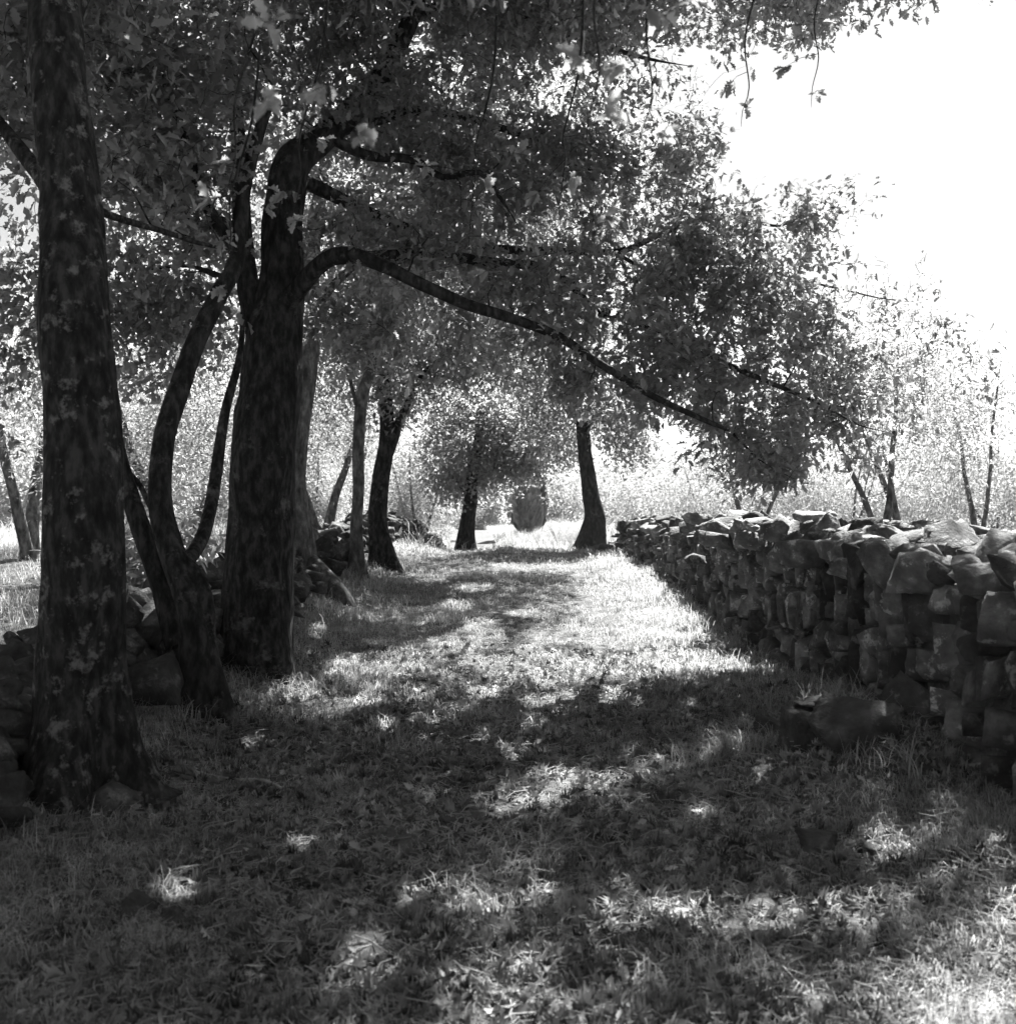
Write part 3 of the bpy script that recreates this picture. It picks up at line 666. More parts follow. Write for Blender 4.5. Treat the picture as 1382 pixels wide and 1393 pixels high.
face = MB()
def split(y0, y1, z0, z1, out, depth=0):
    wd, h = y1 - y0, z1 - z0
    amin = random.uniform(.018, .06) if random.random() < .8 else random.uniform(.06, .13)
    if wd * h < amin and wd < .42 and h < .5 or (wd < .13 and h < .2):
        out.append((y0, y1, z0, z1)); return
    if wd / h > random.uniform(.22, .5):
        s = y0 + wd * random.uniform(.35, .65); split(y0, s, z0, z1, out); split(s, y1, z0, z1, out)
    else:
        s = z0 + h * random.uniform(.3, .7); split(y0, y1, z0, s, out); split(y0, y1, s, z1, out)
cells = []
y = 2.8
while y < 20.1:
    step = random.uniform(.5, .9)
    split(y, y + step, -.12, 1.0, cells); y += step
for (a, b_, z0, z1) in cells:
    ym = (a + b_) / 2; x0 = wall_x(ym); g0 = gz(x0, ym); T = wall_top(ym) + random.uniform(-.02, .03)
    hh = T - g0
    za = g0 + z0 * hh; zb = g0 + z1 * hh
    if zb - za < .02: continue
    dp = random.uniform(.2, .3)
    pro = random.gauss(0, .032)
    rock(face, (x0 + dp / 2 + pro + .05 * z1, ym, (za + zb) / 2), (dp, (b_ - a) * random.uniform(.86, 1.04), (zb - za) * random.uniform(.86, 1.06)),
         (random.gauss(0, .13), random.gauss(0, .07), random.gauss(0, .22)), SLABS if random.random() < .65 else ROCKS)
# end face toward the viewer's side of the wall
f = face.build('wall_face', M_STONE, None); f.data.transform(__import__('mathutils').Matrix.Translation(-Vector(org))); f.parent = WR

tops = []
def topx(y): return 1.0 if y < 15 else float(np.interp(y, [15, 20.2], [1.0, .4]))
for i in range(620):
    y = random.uniform(2.9, 19.9) if random.random() < .55 else random.uniform(4.2, 10.5)
    x = wall_x(y) + random.uniform(.02, topx(y) + .1)
    L = random.uniform(.12, .30) if random.random() < .8 else random.uniform(.3, .42)
    s = 1.0 if y < 14 else .8
    dim = (L * s, L * random.uniform(.6, 1.0) * s, L * random.uniform(.28, .7) * s)
    lay = random.random()
    hgt = wall_top(y) + .015 + lay * .13 * min(1, (x - wall_x(y)) / .3 + .25)
    tops.append((np.array([x, y, hgt]), dim, (random.gauss(0, .45), random.gauss(0, .45), random.uniform(0, 6.3))))
# large leaning blocks along the front edge
for (px, py, Y, dm, rt) in [(1098, 752, 7.7, (.46, .42, .20), (.1, .12, .3)), (1055, 722, 8.3, (.2, .22, .14), (.2, 0, .5)), (1155, 745, 7.2, (.4, .5, .16), (.05, -.1, .2)), (1020, 735, 8.9, (.2, .26, .15), (.1, 0, .9)),
                            (975, 735, 9.9, (.3, .2, .14), (0, .2, .3)), (945, 760, 10.6, (.2, .22, .12), (0, 0, .2)), (1210, 765, 6.6, (.35, .4, .15), (.2, .1, 1.2)),
                            (943, 705, 12.6, (.3, .24, .14), (0, .1, .2)), (1108, 705, 9.6, (.38, .25, .12), (.1, .1, .2)), (1250, 745, 6.7, (.3, .3, .14), (.3, -.2, .4)), (1000, 715, 9.9, (.3, .26, .12), (0, .1, .8))]:
    tops.append((at(px, py, Y), dm, rt))
# biggest in the picture first: area over distance squared
tops.sort(key=lambda t: -t[1][0] * t[1][2] / t[0][1] ** 2 if 4.6 < t[0][1] else 0)
for i, (c, dim, rt) in enumerate(tops[:100]):
    b = MB(); rock(b, (0, 0, 0), dim, rt)
    o = b.build('coping_stone', M_STONE, WR); o.location = c - org
b = MB()
for (c, dim, rt) in tops[100:]:
    rock(b, c - org, dim, rt)
o = b.build('small_rubble', M_STONE, WR); o['kind'] = 'stuff'

# ---- left ruined rubble wall, under the trees and on past the crest
def lx(y):
    return float(np.interp(y, [3, 6, 9, 12, 16, 19, 22, 26, 30], [-1.95, -2.0, -1.98, -1.92, -1.95, -1.95, -1.75, -1.5, -1.6]))
def lh(y):
    return float(np.interp(y, [2.5, 4, 5.5, 8, 12, 15, 18, 20, 24, 28, 30], [.1, .25, .42, .50, .50, .45, .42, .5, .6, .45, .2]))
orgL = np.array([-2.2, 10, gz(-2.2, 10)])
WL = empty('ruined_stone_wall', orgL); tag(WL, 'tumbled mossy rubble wall under the trees along the left of the lane', 'stone wall')
core = MB(); sec = []
ysr = np.arange(2.6, 30, .3)
for y in ysr:
    x0 = lx(y); g0 = gz(x0, y) - .15; h = lh(y)
    sec.append([(x0 + .1, y, g0), (x0 - .12, y, g0 + .1 + h * .7), (x0 - .35, y, g0 + .1 + h * .92), (x0 - .65, y, g0 + .1 + h * .85), (x0 - 1.0, y, g0)])
sec = np.array(sec); n = len(sec)
core.add(sec, [(i * 5 + j, (i + 1) * 5 + j, (i + 1) * 5 + j + 1, i * 5 + j + 1) for i in range(n - 1) for j in range(4)], 4)
V = core.V[0]; V[:, 2] += .08 * (fbm(V[:, 0] * 5, V[:, 1] * 5, 3) - .5); V -= orgL
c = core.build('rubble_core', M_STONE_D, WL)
st = []
for i in range(900):
    y = 2.7 + 27 * random.random() ** 1.25
    u = random.random()
    x = lx(y) + .12 - u * .95
    prof = lh(y) * math.sin(min(1, (u * .95 + .1) / .42) * PI / 2) if u < .6 else lh(y) * (1 - (u - .6) * 1.2)
    L = random.uniform(.14, .42) * (1.0 if y < 14 else .85)
    z = gz(x, y) - .03 + prof * random.uniform(.75, 1.0)
    st.append((np.array([x, y, z]), (L, L * random.uniform(.55, .95), L * random.uniform(.25, .6)), (random.gauss(0, .45), random.gauss(.25, .4), random.uniform(0, 6.3))))
st.sort(key=lambda t: -t[1][0] * t[1][2] / t[0][1] ** 2 if 4.6 < t[0][1] else 0)
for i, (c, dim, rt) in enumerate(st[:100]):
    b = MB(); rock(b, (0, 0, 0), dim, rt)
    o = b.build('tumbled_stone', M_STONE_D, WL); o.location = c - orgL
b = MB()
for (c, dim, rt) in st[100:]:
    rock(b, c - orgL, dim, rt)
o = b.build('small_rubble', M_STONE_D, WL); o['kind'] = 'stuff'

# ---- loose stones on the ground
def boulder(name, label, px, py, dim, rot, m=None, z=0.3, Y=None, cat='stone'):
    Y = Y or 2491 / (py - 617)
    x = (px - 691) * Y / F
    b = MB(); rock(b, (0, 0, 0), dim, rot, [rock_hull((1, 1, 1), n=16, boxy=.8, res=.07, rough=1.7)])
    o = b.build(name, m or M_STONE, None); o.location = (x, Y, gz(x, Y) + dim[2] * (z - .0)); tag(o, label, cat)
    return o
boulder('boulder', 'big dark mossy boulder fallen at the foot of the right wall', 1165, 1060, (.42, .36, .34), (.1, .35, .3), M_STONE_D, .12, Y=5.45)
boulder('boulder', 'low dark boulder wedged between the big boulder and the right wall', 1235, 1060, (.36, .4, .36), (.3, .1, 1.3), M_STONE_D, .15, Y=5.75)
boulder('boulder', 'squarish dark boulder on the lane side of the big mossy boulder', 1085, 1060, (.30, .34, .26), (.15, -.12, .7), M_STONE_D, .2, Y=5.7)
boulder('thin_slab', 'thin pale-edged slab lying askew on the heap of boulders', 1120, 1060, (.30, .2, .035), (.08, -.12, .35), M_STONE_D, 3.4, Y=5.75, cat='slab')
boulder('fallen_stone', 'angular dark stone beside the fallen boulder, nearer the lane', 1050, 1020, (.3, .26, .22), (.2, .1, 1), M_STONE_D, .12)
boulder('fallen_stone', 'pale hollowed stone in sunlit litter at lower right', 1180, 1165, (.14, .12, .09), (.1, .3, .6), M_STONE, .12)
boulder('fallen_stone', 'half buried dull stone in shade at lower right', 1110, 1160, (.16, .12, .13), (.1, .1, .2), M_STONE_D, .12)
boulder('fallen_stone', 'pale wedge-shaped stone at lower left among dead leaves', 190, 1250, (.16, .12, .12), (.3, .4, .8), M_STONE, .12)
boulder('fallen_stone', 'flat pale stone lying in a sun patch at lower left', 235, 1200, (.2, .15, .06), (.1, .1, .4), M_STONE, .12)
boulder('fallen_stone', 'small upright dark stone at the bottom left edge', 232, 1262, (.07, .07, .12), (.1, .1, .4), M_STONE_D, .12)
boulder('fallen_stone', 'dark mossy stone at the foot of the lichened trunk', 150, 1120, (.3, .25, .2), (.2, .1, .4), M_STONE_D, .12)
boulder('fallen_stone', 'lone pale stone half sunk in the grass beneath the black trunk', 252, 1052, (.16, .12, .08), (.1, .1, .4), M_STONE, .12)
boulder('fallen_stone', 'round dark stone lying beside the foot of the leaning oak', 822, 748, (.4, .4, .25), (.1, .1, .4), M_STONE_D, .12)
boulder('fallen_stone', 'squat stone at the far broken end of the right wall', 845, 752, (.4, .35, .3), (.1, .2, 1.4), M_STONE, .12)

# ---- sticks
def stick(label, px, py, L, ang, r=.006, bend=.1):
    Y = 2491 / (py - 617); x = (px - 691) * Y / F
    d = np.array([math.cos(ang), math.sin(ang), 0]); nrm = np.array([-d[1], d[0], 0])
    pts = []
    for t in np.linspace(-.5, .5, 6):
        p = d * L * t + nrm * bend * L * math.cos(t * PI) * (1 if L > .1 else 0)
        p[2] = gz(x + p[0], Y + p[1]) - gz(x, Y) + .012 + .01 * math.sin(t * 9)
        pts.append(p)
    P, R = resample(pts, [r, r, r * .9, r * .8, r * .6, r * .3], .03)
    b = MB(); tube(b, P, R, 7, bark=.1)
    o = b.build('fallen_stick', M_TWIG, None, smooth_shade=True); o.location = (x, Y, gz(x, Y)); tag(o, label, 'stick')
stick('short dark stick lying across the middle of the lane', 655, 880, .26, .05, .010)
stick('dark curved branch lying near the foot of the many-stemmed oak', 330, 1068, .62, -.35, .014, .12)
stick('small pale curved stick on the shaded lane', 823, 1132, .09, .2, .006, .3)
stick('pale bent stick in the litter at lower left', 225, 1172, .22, .7, .004, .2)
stick('thin pale straw below the lichened trunk', 195, 1146, .2, .1, .003, .05)
stick('thin pale stick pointing up the lane at lower left', 395, 1190, .18, .9, .004, .05)
stick('pale stick in bright litter at lower right', 1140, 1225, .16, .9, .004, .05)
stick('short log end lying beside the foot of the leaning oak', 818, 752, .5, .4, .03, .0)

# ------------------------------------------------------------------ grass, litter
def grass_field(name, n, area_fn, hfn, wfn, m, label_kind='stuff', seg=True):
    X, Y, keep = area_fn(n)
    X, Y = X[keep], Y[keep]; n = len(X)
    Z = ground_z(X, Y) - .006
    h = hfn(X, Y) * RS.uniform(.5, 1.4, n); wd = wfn(X, Y)
    a = RS.uniform(0, 2 * PI, n); lean = RS.uniform(.1, 2.0, n) 
    dx, dy = np.cos(a) * lean, np.sin(a) * lean
    px_, py_ = -np.sin(a), np.cos(a)
    base = np.stack([X, Y, Z], 1); sdv = np.stack([px_, py_, np.zeros(n)], 1) * wd[:, None] * .5
    mid = base + np.stack([dx * h * .3, dy * h * .3, h * .6], 1)
    tip = base + np.stack([dx * h, dy * h, h * RS.uniform(.35, 1., n)], 1)
    V = np.stack([base - sdv, base + sdv, mid + sdv * .7, mid - sdv * .7, tip], 1)
    b = MB()
    k = np.arange(n)[:, None] * 5
    flat = np.concatenate([k + 0, k + 1, k + 2, k + 3, k + 3, k + 2, k + 4], 1).reshape(-1)
    b.V.append(V.reshape(-1, 3)); b.F.append(flat); b.N.append(np.tile(np.array([4, 3]), n)); b.n = n * 5
    o = b.build(name, m); tag(o, kind=label_kind)
    return o

def sample_persp(n, y0, y1, x0, x1):
    # denser near the viewer, in proportion to how large it shows
    u = RS.uniform(0, 1, n); Y = 1 / (1 / y0 + u * (1 / y1 - 1 / y0))
    return RS.uniform(x0, x1, n), Y

def lane_area(n):
    X, Y = sample_persp(n, 3.0, 22.5, -2.6, 2.1)
    dens = .35 + .65 * smooth(.35, .6, fbm(X * 2.2, Y * 2.2, 61))
    worn = (1 - .5 * np.exp(-((X) / .9) ** 2) * smooth(10, 6, Y)) * (1 - .72 * smooth(8.5, 5.5, Y) * smooth(.62, .5, fbm(X * 1.3, Y * 1.3, 19)))
    track = np.exp(-((X + .75 + .12 * np.sin(Y)) / .28) ** 2) + np.exp(-((X - .7 + .1 * np.sin(Y * .8)) / .28) ** 2)
    k = RS.uniform(0, 1, n) < dens * worn * (1 - .6 * track * smooth(.35, .6, fbm(X * 2.5, Y * 1.2, 23)))
    return X, Y, k & (X < np.interp(Y, [3, 9, 20], [1.98, 1.9, 1.75]))
def lane_h(X, Y):
    edge = smooth(.9, 1.7, abs(X + .1))
    tuft = smooth(.58, .75, fbm(X * 1.7, Y * 1.7, 77))
    return .022 + .018 * fbm(X * 3, Y * 3, 5) * 2 + .05 * edge * tuft + .045 * edge * fbm(X * 2, Y * 2, 6) * 1.6 + .05 * tuft
grass_field('grass', 330000, lane_area, lane_h, lambda X, Y: .0022 + .00035 * Y, M_GRASS)

def far_area(n):
    Y = RS.uniform(19.5, 60, n); X = RS.uniform(-14, 16, n)
    ok = (~((X > -1.4) & (X < 1.4) & (Y < 22.5))) & ((fbm(X * .5, Y * .5, 9) > .42))
    lanegap = ~((abs(X - (-.6 - (Y - 24) * .035)) < .7) & (Y > 23))
    return X, Y, ok & lanegap
grass_field('tall_grass', 120000, far_area, lambda X, Y: .25 + .35 * smooth(.45, .7, fbm(X * .6, Y * .6, 15)) * smooth(.2, 1.2, abs(X + .6)), lambda X, Y: .012 + 0 * X, M_GRASS)

def side_area(n):
    X = np.concatenate([RS.uniform(-9, -2.7, n // 2), RS.uniform(3.0, 10, n // 2)]); Y = RS.uniform(5, 22, len(X))
    return X, Y, fbm(X * .8, Y * .8, 91) > .4
grass_field('field_grass', 60000, side_area, lambda X, Y: .12 + .12 * fbm(X, Y, 4), lambda X, Y: .007 + 0 * X, M_GRASS)

def litter(n, y0, y1, x0, x1, size, tpl, dens_fn, name='leaf_litter'):
    X, Y = sample_persp(n, y0, y1, x0, x1)
    k = RS.uniform(0, 1, n) < dens_fn(X, Y); X, Y = X[k], Y[k]; n = len(X)
    C = np.stack([X, Y, ground_z(X, Y) + RS.uniform(.0, .02, n)], 1)
    a = RS.uniform(0, 2 * PI, n)
    D = np.stack([np.cos(a), np.sin(a), RS.normal(0, .3, n)], 1); Nn = np.stack([RS.normal(0, .5, n), RS.normal(0, .5, n), np.ones(n)], 1)
    b = MB(); scatter_leaves(b, C, D, Nn, size * RS.uniform(.5, 1.2, n), tpl, curl=2.2)
    o = b.build(name, M_LITTER); tag(o, kind='stuff')
litter(52000, 3.0, 9.5, -2.4, 2.0, .05, LOB, lambda X, Y: np.clip(.4 + .8 * smooth(.4, .65, fbm(X * 1.5, Y * 1.5, 44)) * (1 - .5 * smooth(5, 9, Y)), 0, 1) * (1 - .35 * np.exp(-(X / .8) ** 2)))
# straws and twiglets lying in the litter
n = 16000
X, Y = sample_persp(n, 3.0, 12, -2.3, 1.9)
a = RS.uniform(0, PI, n); L = RS.uniform(.03, .14, n)
P0 = np.stack([X, Y, ground_z(X, Y) + .008], 1); d = np.stack([np.cos(a) * L, np.sin(a) * L, RS.uniform(-.01, .03, n)], 1)
PT = np.stack([P0, P0 + d * .5 + np.array([0, 0, .008]) + np.stack([-d[:, 1], d[:, 0], 0 * L], 1) * .12, P0 + d], 1)
b = MB(); twigs(b, PT, np.repeat(RS.uniform(.0008, .0025, n)[:, None], 3, 1), 3)
o = b.build('twig_litter', M_TWIG); tag(o, kind='stuff')

def tuft(label, px, py, n, h, wd, spreadr=.06, m=None, name='grass_tuft', Y=None, arch=1.0):
    Y = Y or 2491 / (py - 617); x = (px - 691) * Y / F; z = gz(x, Y)
    b = MB()
    for i in range(n):
        a = random.uniform(0, 2 * PI); L = h * random.uniform(.55, 1.15); ou = random.uniform(.25, .9) * arch
        bx_, by_ = random.gauss(0, spreadr), random.gauss(0, spreadr)
        dx, dy = math.cos(a), math.sin(a); sx, sy = -dy, dx
        V = []
        for t in np.linspace(0, 1, 7):
            r = L * ou * t ** 1.6; zz = L * (t - .55 * ou * t ** 2.6)
            ww = wd * (1 - t) ** .6 * (.5 + .5 * min(1, t * 5)) * .5
            V += [(bx_ + dx * r - sx * ww, by_ + dy * r - sy * ww, zz - .01), (bx_ + dx * r + sx * ww, by_ + dy * r + sy * ww, zz - .01)]
        b.add(V, [(2 * k, 2 * k + 1, 2 * k + 3, 2 * k + 2) for k in range(6)], 4)
    b.add([(.5 * spreadr * math.cos(k), .5 * spreadr * math.sin(k), .006) for k in (0, 1, 2, 3, 4, 5)] + [(0, 0, .012)], [(k, (k + 1) % 6, 6) for k in range(6)], 3)
    o = b.build(name, m or M_GRASS); o.location = (x, Y, z); tag(o, label, 'grass tuft'); return o
tuft('arching broad-bladed tuft at right edge below the boulder', 1238, 1105, 26, .26, .008, .03)
tuft('broad-bladed tuft against the right wall behind the boulder', 1245, 1030, 20, .24, .008, .03, Y=5.7)
tuft('upright dry grass tuft in shade just below the sunlit lane', 905, 940, 90, .17, .004, .07)
tuft('small grass tuft by the foot of the wall where shade begins', 1005, 905, 26, .2, .006, .04)
tuft('wide sunlit grass tuft on the left verge beside the black trunk', 520, 915, 160, .14, .004, .16)
tuft('thin grass tuft at the foot of the black trunk', 400, 935, 90, .15, .004, .12)
tuft('soft grass tuft on the right half of the shaded lane', 962, 1035, 110, .13, .004, .09)
tuft('grass tuft rooted under the sunlit stretch of wall', 940, 835, 60, .2, .006, .07)
tuft('sparse grass tuft beside the foot of the lichened trunk', 270, 1090, 40, .12, .004, .07)

for i in range(16):
    Y_ = 4.4 + i * .75 + random.uniform(-.2, .2); X_ = lx(Y_) + random.uniform(.05, .3)
    t_ = tuft('straggling dry grass tuft at the foot of the left rubble wall', 691 + X_ * F / Y_, 0, 60, random.uniform(.12, .24), .004, .09, Y=Y_)
    t_['group'] = 'grass tufts along the left rubble wall'
for i in range(12):
    Y_ = 4.6 + i * .55 + random.uniform(-.15, .15); X_ = wall_x(Y_) - random.uniform(.02, .3) - (.25 if 5 < Y_ < 6.2 else 0)
    t_ = tuft('ragged weedy grass tuft against the foot of the right wall', 691 + X_ * F / Y_, 0, 60, random.uniform(.14, .28), .005, .08, Y=Y_)
    t_['group'] = 'weedy tufts along the right wall'

# ------------------------------------------------------------------ trees and bushes behind
def bushy(name, label, cat, px, py_base, Y, h, wid, n, per, seed, leafsize=.08, trunk_r=.07, stems=2, group=None, m=None, low=.15, gap=.46, tilt=0, tpl=None, bark=None):
    """a small tree or bush standing at bearing px and distance Y"""
    x = (px - 691) * Y / F; z = gz(x, Y)
    rs = random.Random(seed)
    limbs = []; blobs = []
    H = h
    def P(dx, dy, dz): return np.array([x + dx, Y + dy, z + dz])
    for s in range(stems):
        a = rs.uniform(0, 2 * PI); o = wid * .28 * (0 if stems == 1 else 1)
        limbs.append(([P(0 if s else 0, 0, -.05), P(o * .3 * math.cos(a), o * .3 * math.sin(a), H * .18), P(o * .7 * math.cos(a) + tilt * .1, o * .7 * math.sin(a), H * .38), P(o * 1.1 * math.cos(a) + tilt * .2, o * 1.1 * math.sin(a), H * .65), P(o * 1.5 * math.cos(a) + tilt * .3, o * 1.5 * math.sin(a), H * .92)],
                      [trunk_r, trunk_r * .75, trunk_r * .6, trunk_r * .4, trunk_r * .12]))
    pb = []
    for k in range(5):
        bxp = x + rs.uniform(-.3, .3) * wid; byp = Y + rs.uniform(-.3, .3) * wid; bz = z + H * (low + (1 - low) * rs.uniform(.3, .75))
        r = wid * rs.uniform(.25, .4); pb.append((bxp, byp, bz, r, H * (1 - low) * rs.uniform(.2, .33)))
    pb.append((x, Y, z + H * (low + (1 - low) * .5), wid * .45, H * (1 - low) * .48))
    for (bx_, by_, bz, r, rz) in pb:
        blobs.append((691 + bx_ / by_ * F, 700 - (bz - EYE) / by_ * F, by_, r / by_ * F, rz / by_ * F, r, n // len(pb)))
    return tree(name, label, cat, P(0, 0, -.02), limbs, blobs, leafsize=leafsize, per=per, tpl=tpl or BLADE, leafmat=m or M_LEAF_OL, seed=seed, group=group,
                gap=gap, sides=12, flare=.3, spread=.22, nsc=1.4, bark=bark or M_BARK_L)

def cp(src, px, Y, rz, sc, label, group=None):
    r = src.copy(); COL.objects.link(r); x = (px - 691) * Y / F
    r.location = (x, Y, gz(x, Y) - .03); r.rotation_euler = (0, 0, rz); r.scale = (sc, sc, sc)
    r['label'] = label
    if group: r['group'] = group
    elif 'group' in r: del r['group']
    for ch in src.children:
        c = ch.copy(); COL.objects.link(c); c.parent = r
    return r

# left side, behind the rubble wall
oliveA = bushy('olive_tree', 'grey-leaved olive tree filling the gap left of the thick black trunk', 'olive tree', 255, 0, 14.5, 3.4, 3.0, 1500, 10, 101, trunk_r=.09, low=.1)
oliveB = bushy('olive_tree', 'old olive tree with a twisted dark stem behind the slender oak', 'olive tree', 440, 0, 19, 3.2, 2.6, 1300, 10, 102, trunk_r=.09, low=.28)
bushA = bushy('bush', 'tall soft grey bush between the forked oak and the round-headed oak', 'bush', 568, 0, 27, 3.0, 1.9, 1300, 10, 103, leafsize=.09, trunk_r=.05, stems=3, low=.0, gap=.42)
cp(oliveA, 330, 21, 1.2, 1.15, 'olive tree seen between the curved stems and the thick black trunk')
cp(oliveA, 170, 19, 2.7, 1.1, 'olive tree seen just right of the lichened trunk')
cp(oliveB, 40, 16, .7, 1.2, 'olive tree at the far left margin behind the lichened trunk')
cp(oliveA, 470, 30, 4.1, 1.1, 'olive tree farther off behind the slender oak')
cp(bushA, 430, 24, 2.1, .9, 'grey bush behind the pale lichen-covered oak')
cp(bushA, 505, 34, 3.3, 1.0, 'hazy bush just left of the forked oak')
cp(oliveA, 240, 29, 5.2, 1.3, 'hazy olive tree beyond the nearer ones at left')
cp(oliveA, 110, 27, 3.6, 1.3, 'hazy olive tree deep in the field at far left')
# low sprays of long leaves behind the bank at the left
bushy('shrub', 'leafy shrub with long narrow leaves above the bright patch of field at left', 'shrub', 190, 0, 8.9, .95, 1.0, 170, 9, 110, leafsize=.13, trunk_r=.012, stems=3, low=.35)
# right side, behind the wall
oliveC = bushy('olive_tree', 'olive tree with a leaning dark trunk behind the wall at right', 'olive tree', 1196, 0, 13.5, 2.9, 2.0, 900, 9, 121, trunk_r=.05, low=.2, tilt=-1.2, stems=2)
oliveD = bushy('olive_tree', 'forked olive tree at the right edge behind the wall', 'olive tree', 1232, 0, 15.5, 3.3, 2.2, 800, 9, 122, trunk_r=.05, low=.22, stems=2)
bushB = bushy('bush', 'broad pale sunlit bush to the right of the leaning oak', 'bush', 900, 0, 28, 2.6, 3.2, 1700, 10, 123, leafsize=.09, trunk_r=.04, stems=4, low=.0, gap=.40)
cp(oliveC, 1022, 17, 2.0, .95, 'olive sapling with a thin bare stem behind the middle of the wall')
cp(bushB, 975, 24, 1.3, .85, 'pale bush above the sunlit stretch of wall')
cp(bushB, 1060, 27, 2.9, 1.0, 'pale bush behind the olive sapling')
cp(bushB, 1150, 24, 4.4, .95, 'pale bush left of the leaning olive trunk')
cp(bushB, 1260, 27, 5.3, 1.0, 'pale bush behind the forked olive tree')
cp(bushB, 850, 40, .4, 1.2, 'pale hazy bush directly right of the leaning oak trunk')
cp(bushB, 1360, 24, .9, 1.1, 'pale bush past the right edge of the olive trees')
cp(oliveD, 1110, 34, 4.0, 1.1, 'hazy olive tree far behind the wall at right')
cp(oliveC, 1330, 19, 1.1, 1.1, 'olive tree at the far right margin behind the wall')
# past the crest
cp(bushB, 692, 33, 2.2, .2, 'small pale bush at the foot of the cypress')
cp(bushB, 738, 37, 5.2, .22, 'low pale bush in front of the right foot of the cypress')
cp(bushB, 712, 38, 4.2, .15, 'tiny pale bush right at the front of the cypress')
cp(bushB, 600, 40, 1.0, .7, 'pale hazy bush left of the round-headed oak trunk')
cp(bushB, 770, 30, 3.0, .38, 'low pale bush between the cypress and the leaning oak')

# cypress
Yc = 42.0; xc = (720 - 691) * Yc / F; zc = gz(xc, Yc)
CY = empty('cypress_tree', (xc, Yc, zc)); tag(CY, 'dark narrow cypress column in the distance beyond the lane crest', 'cypress')
b = MB(); tube(b, np.array([[0, 0, -.1], [0, 0, 1.], [0, 0, 3], [0, 0, 5.5]]), np.array([.13, .12, .08, .02]), 10, flare=.2); b.build('trunk', M_BARK, CY, smooth_shade=True)
n = 17000; t = RS.uniform(0, 1, n); a = RS.uniform(0, 2 * PI, n)
r = .46 * np.minimum(1, t * 7 + .55) * (1 - t ** 2.2) ** .7 * RS.uniform(.45, 1.15, n) * (1 + .14 * np.sin(a * 5 + t * 9) + .1 * np.sin(a * 3 - t * 23))
C = np.stack([np.cos(a) * r, np.sin(a) * r, .12 + t * 5.5], 1)
b = MB(); scatter_leaves(b, C, np.stack([np.cos(a) * .35, np.sin(a) * .35, np.ones(n)], 1) + RS.normal(0, .12, (n, 3)), np.stack([np.cos(a), np.sin(a), .2 + 0 * a], 1), RS.uniform(.16, .34, n), TWO)
b.build('crown', M_CYP, CY)

# farmhouse
Yh = 95.0; hx = (736 - 691) * Yh / F; hz_ = gz(2.6, 95.0) - .1
H = empty('farmhouse', (hx, Yh, hz_)); tag(H, 'pale distant farmhouse with a low sloping roof beside the cypress', 'house')
ha = 1.5 - hz_; hb = ha - .75; w2 = 1.75
b = MB()
b.add_me([(-w2, 0, 0), (w2, 0, 0), (w2, 4, 0), (-w2, 4, 0), (-w2, 0, ha - .12), (w2, 0, hb - .12), (w2, 4, hb - .12), (-w2, 4, ha - .12)],
    [(0, 1, 5, 4), (1, 2, 6, 5), (2, 3, 7, 6), (3, 0, 4, 7), (0, 3, 2, 1)])
b.build('wall', M_PLASTER, H)
b = MB()
b.add([(x, y, z + d) for d in (0, -.1) for (x, y, z) in ((-w2 - .1, -.2, ha), (w2 + .15, -.2, hb - .04), (w2 + .15, 4.2, hb - .04), (-w2 - .1, 4.2, ha))],
      [(0, 1, 2, 3), (4, 7, 6, 5), (0, 4, 5, 1), (1, 5, 6, 2), (2, 6, 7, 3), (3, 7, 4, 0)], 4)
b.build('roof', M_TILE, H)

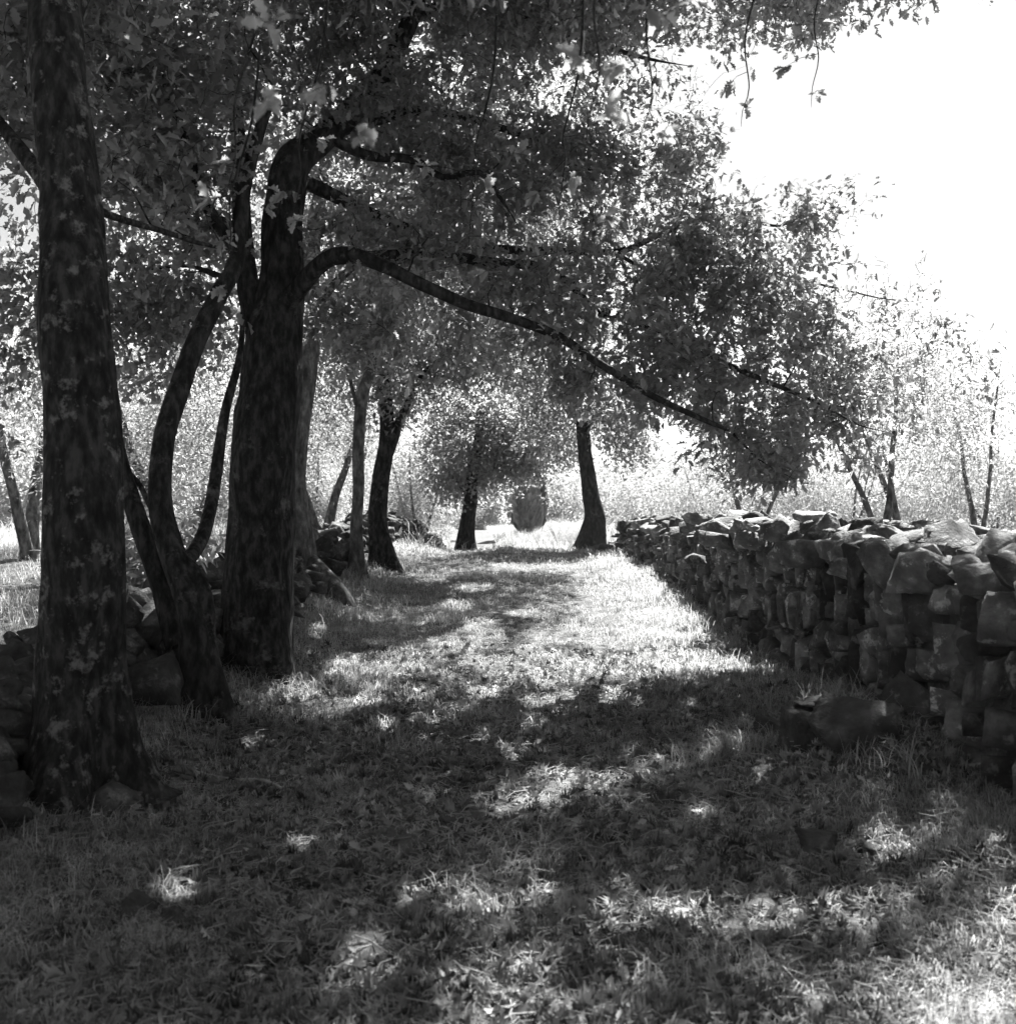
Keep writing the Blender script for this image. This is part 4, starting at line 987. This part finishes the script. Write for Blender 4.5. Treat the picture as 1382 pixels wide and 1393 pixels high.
# far trees
farT = bushy('broadleaf_tree', 'hazy round tree far behind the farmhouse', 'tree', 778, 0, 112, 7.5, 6.5, 1500, 9, 140, leafsize=.32, trunk_r=.2, stems=2, low=.0, gap=.38, m=M_LEAF, tpl=TWO)
for i, (px, Y, sc, rz, lab) in enumerate([(748, 120, 1.2, 1.1, 'hazy tall tree between the cypress and the leaning oak'), (640, 85, .95, 2.2, 'hazy tree behind the round-headed oak trunk'),
        (600, 100, 1.2, 3.1, 'hazy tree left of the round-headed oak'), (690, 110, 1.2, 4.4, 'hazy tree left of the cypress'), (840, 98, 1.0, 5.2, 'hazy tree right of the leaning oak trunk')]):
    cp(farT, px, Y, rz, sc, lab)
for i, (px, Y, sc, rz) in enumerate([(900, 95, 1.1, .5), (980, 110, 1.2, 1.8), (1060, 90, 1.0, 2.8), (1150, 105, 1.2, 3.9), (1240, 95, 1.1, 4.9), (1330, 100, 1.2, .2),
                                     (520, 90, 1.2, 1.0), (430, 100, 1.3, 2.6), (330, 90, 1.2, 4.2), (220, 95, 1.2, 5.4), (110, 90, 1.2, 3.3), (20, 95, 1.2, 2.3)]):
    side = 'right' if px > 691 else 'left'
    cp(farT, px, Y, rz, sc, 'faint hazy tree in the far tree line on the %s' % side, 'far tree line on the %s' % side)

# ------------------------------------------------------------------ haze
hm = bpy.data.materials.new('haze_air'); hm.use_nodes = True; t = hm.node_tree
t.nodes.remove(t.nodes['Principled BSDF'])
pv = t.nodes.new('ShaderNodeVolumePrincipled'); pv.inputs['Color'].default_value = (.95, .95, .95, 1); pv.inputs['Density'].default_value = .0005
pv.inputs['Anisotropy'].default_value = .35
t.links.new(pv.outputs[0], t.nodes['Material Output'].inputs['Volume'])
b = MB(); x0, x1, y0_, y1_, z0, z1 = -520, 520, -70, 470, -25, 32
b.add([(x0, y0_, z0), (x1, y0_, z0), (x1, y1_, z0), (x0, y1_, z0), (x0, y0_, z1), (x1, y0_, z1), (x1, y1_, z1), (x0, y1_, z1)],
      [(0, 3, 2, 1), (4, 5, 6, 7), (0, 1, 5, 4), (1, 2, 6, 5), (2, 3, 7, 6), (3, 0, 4, 7)], 4)
hz = b.build('haze', hm); tag(hz, kind='stuff')
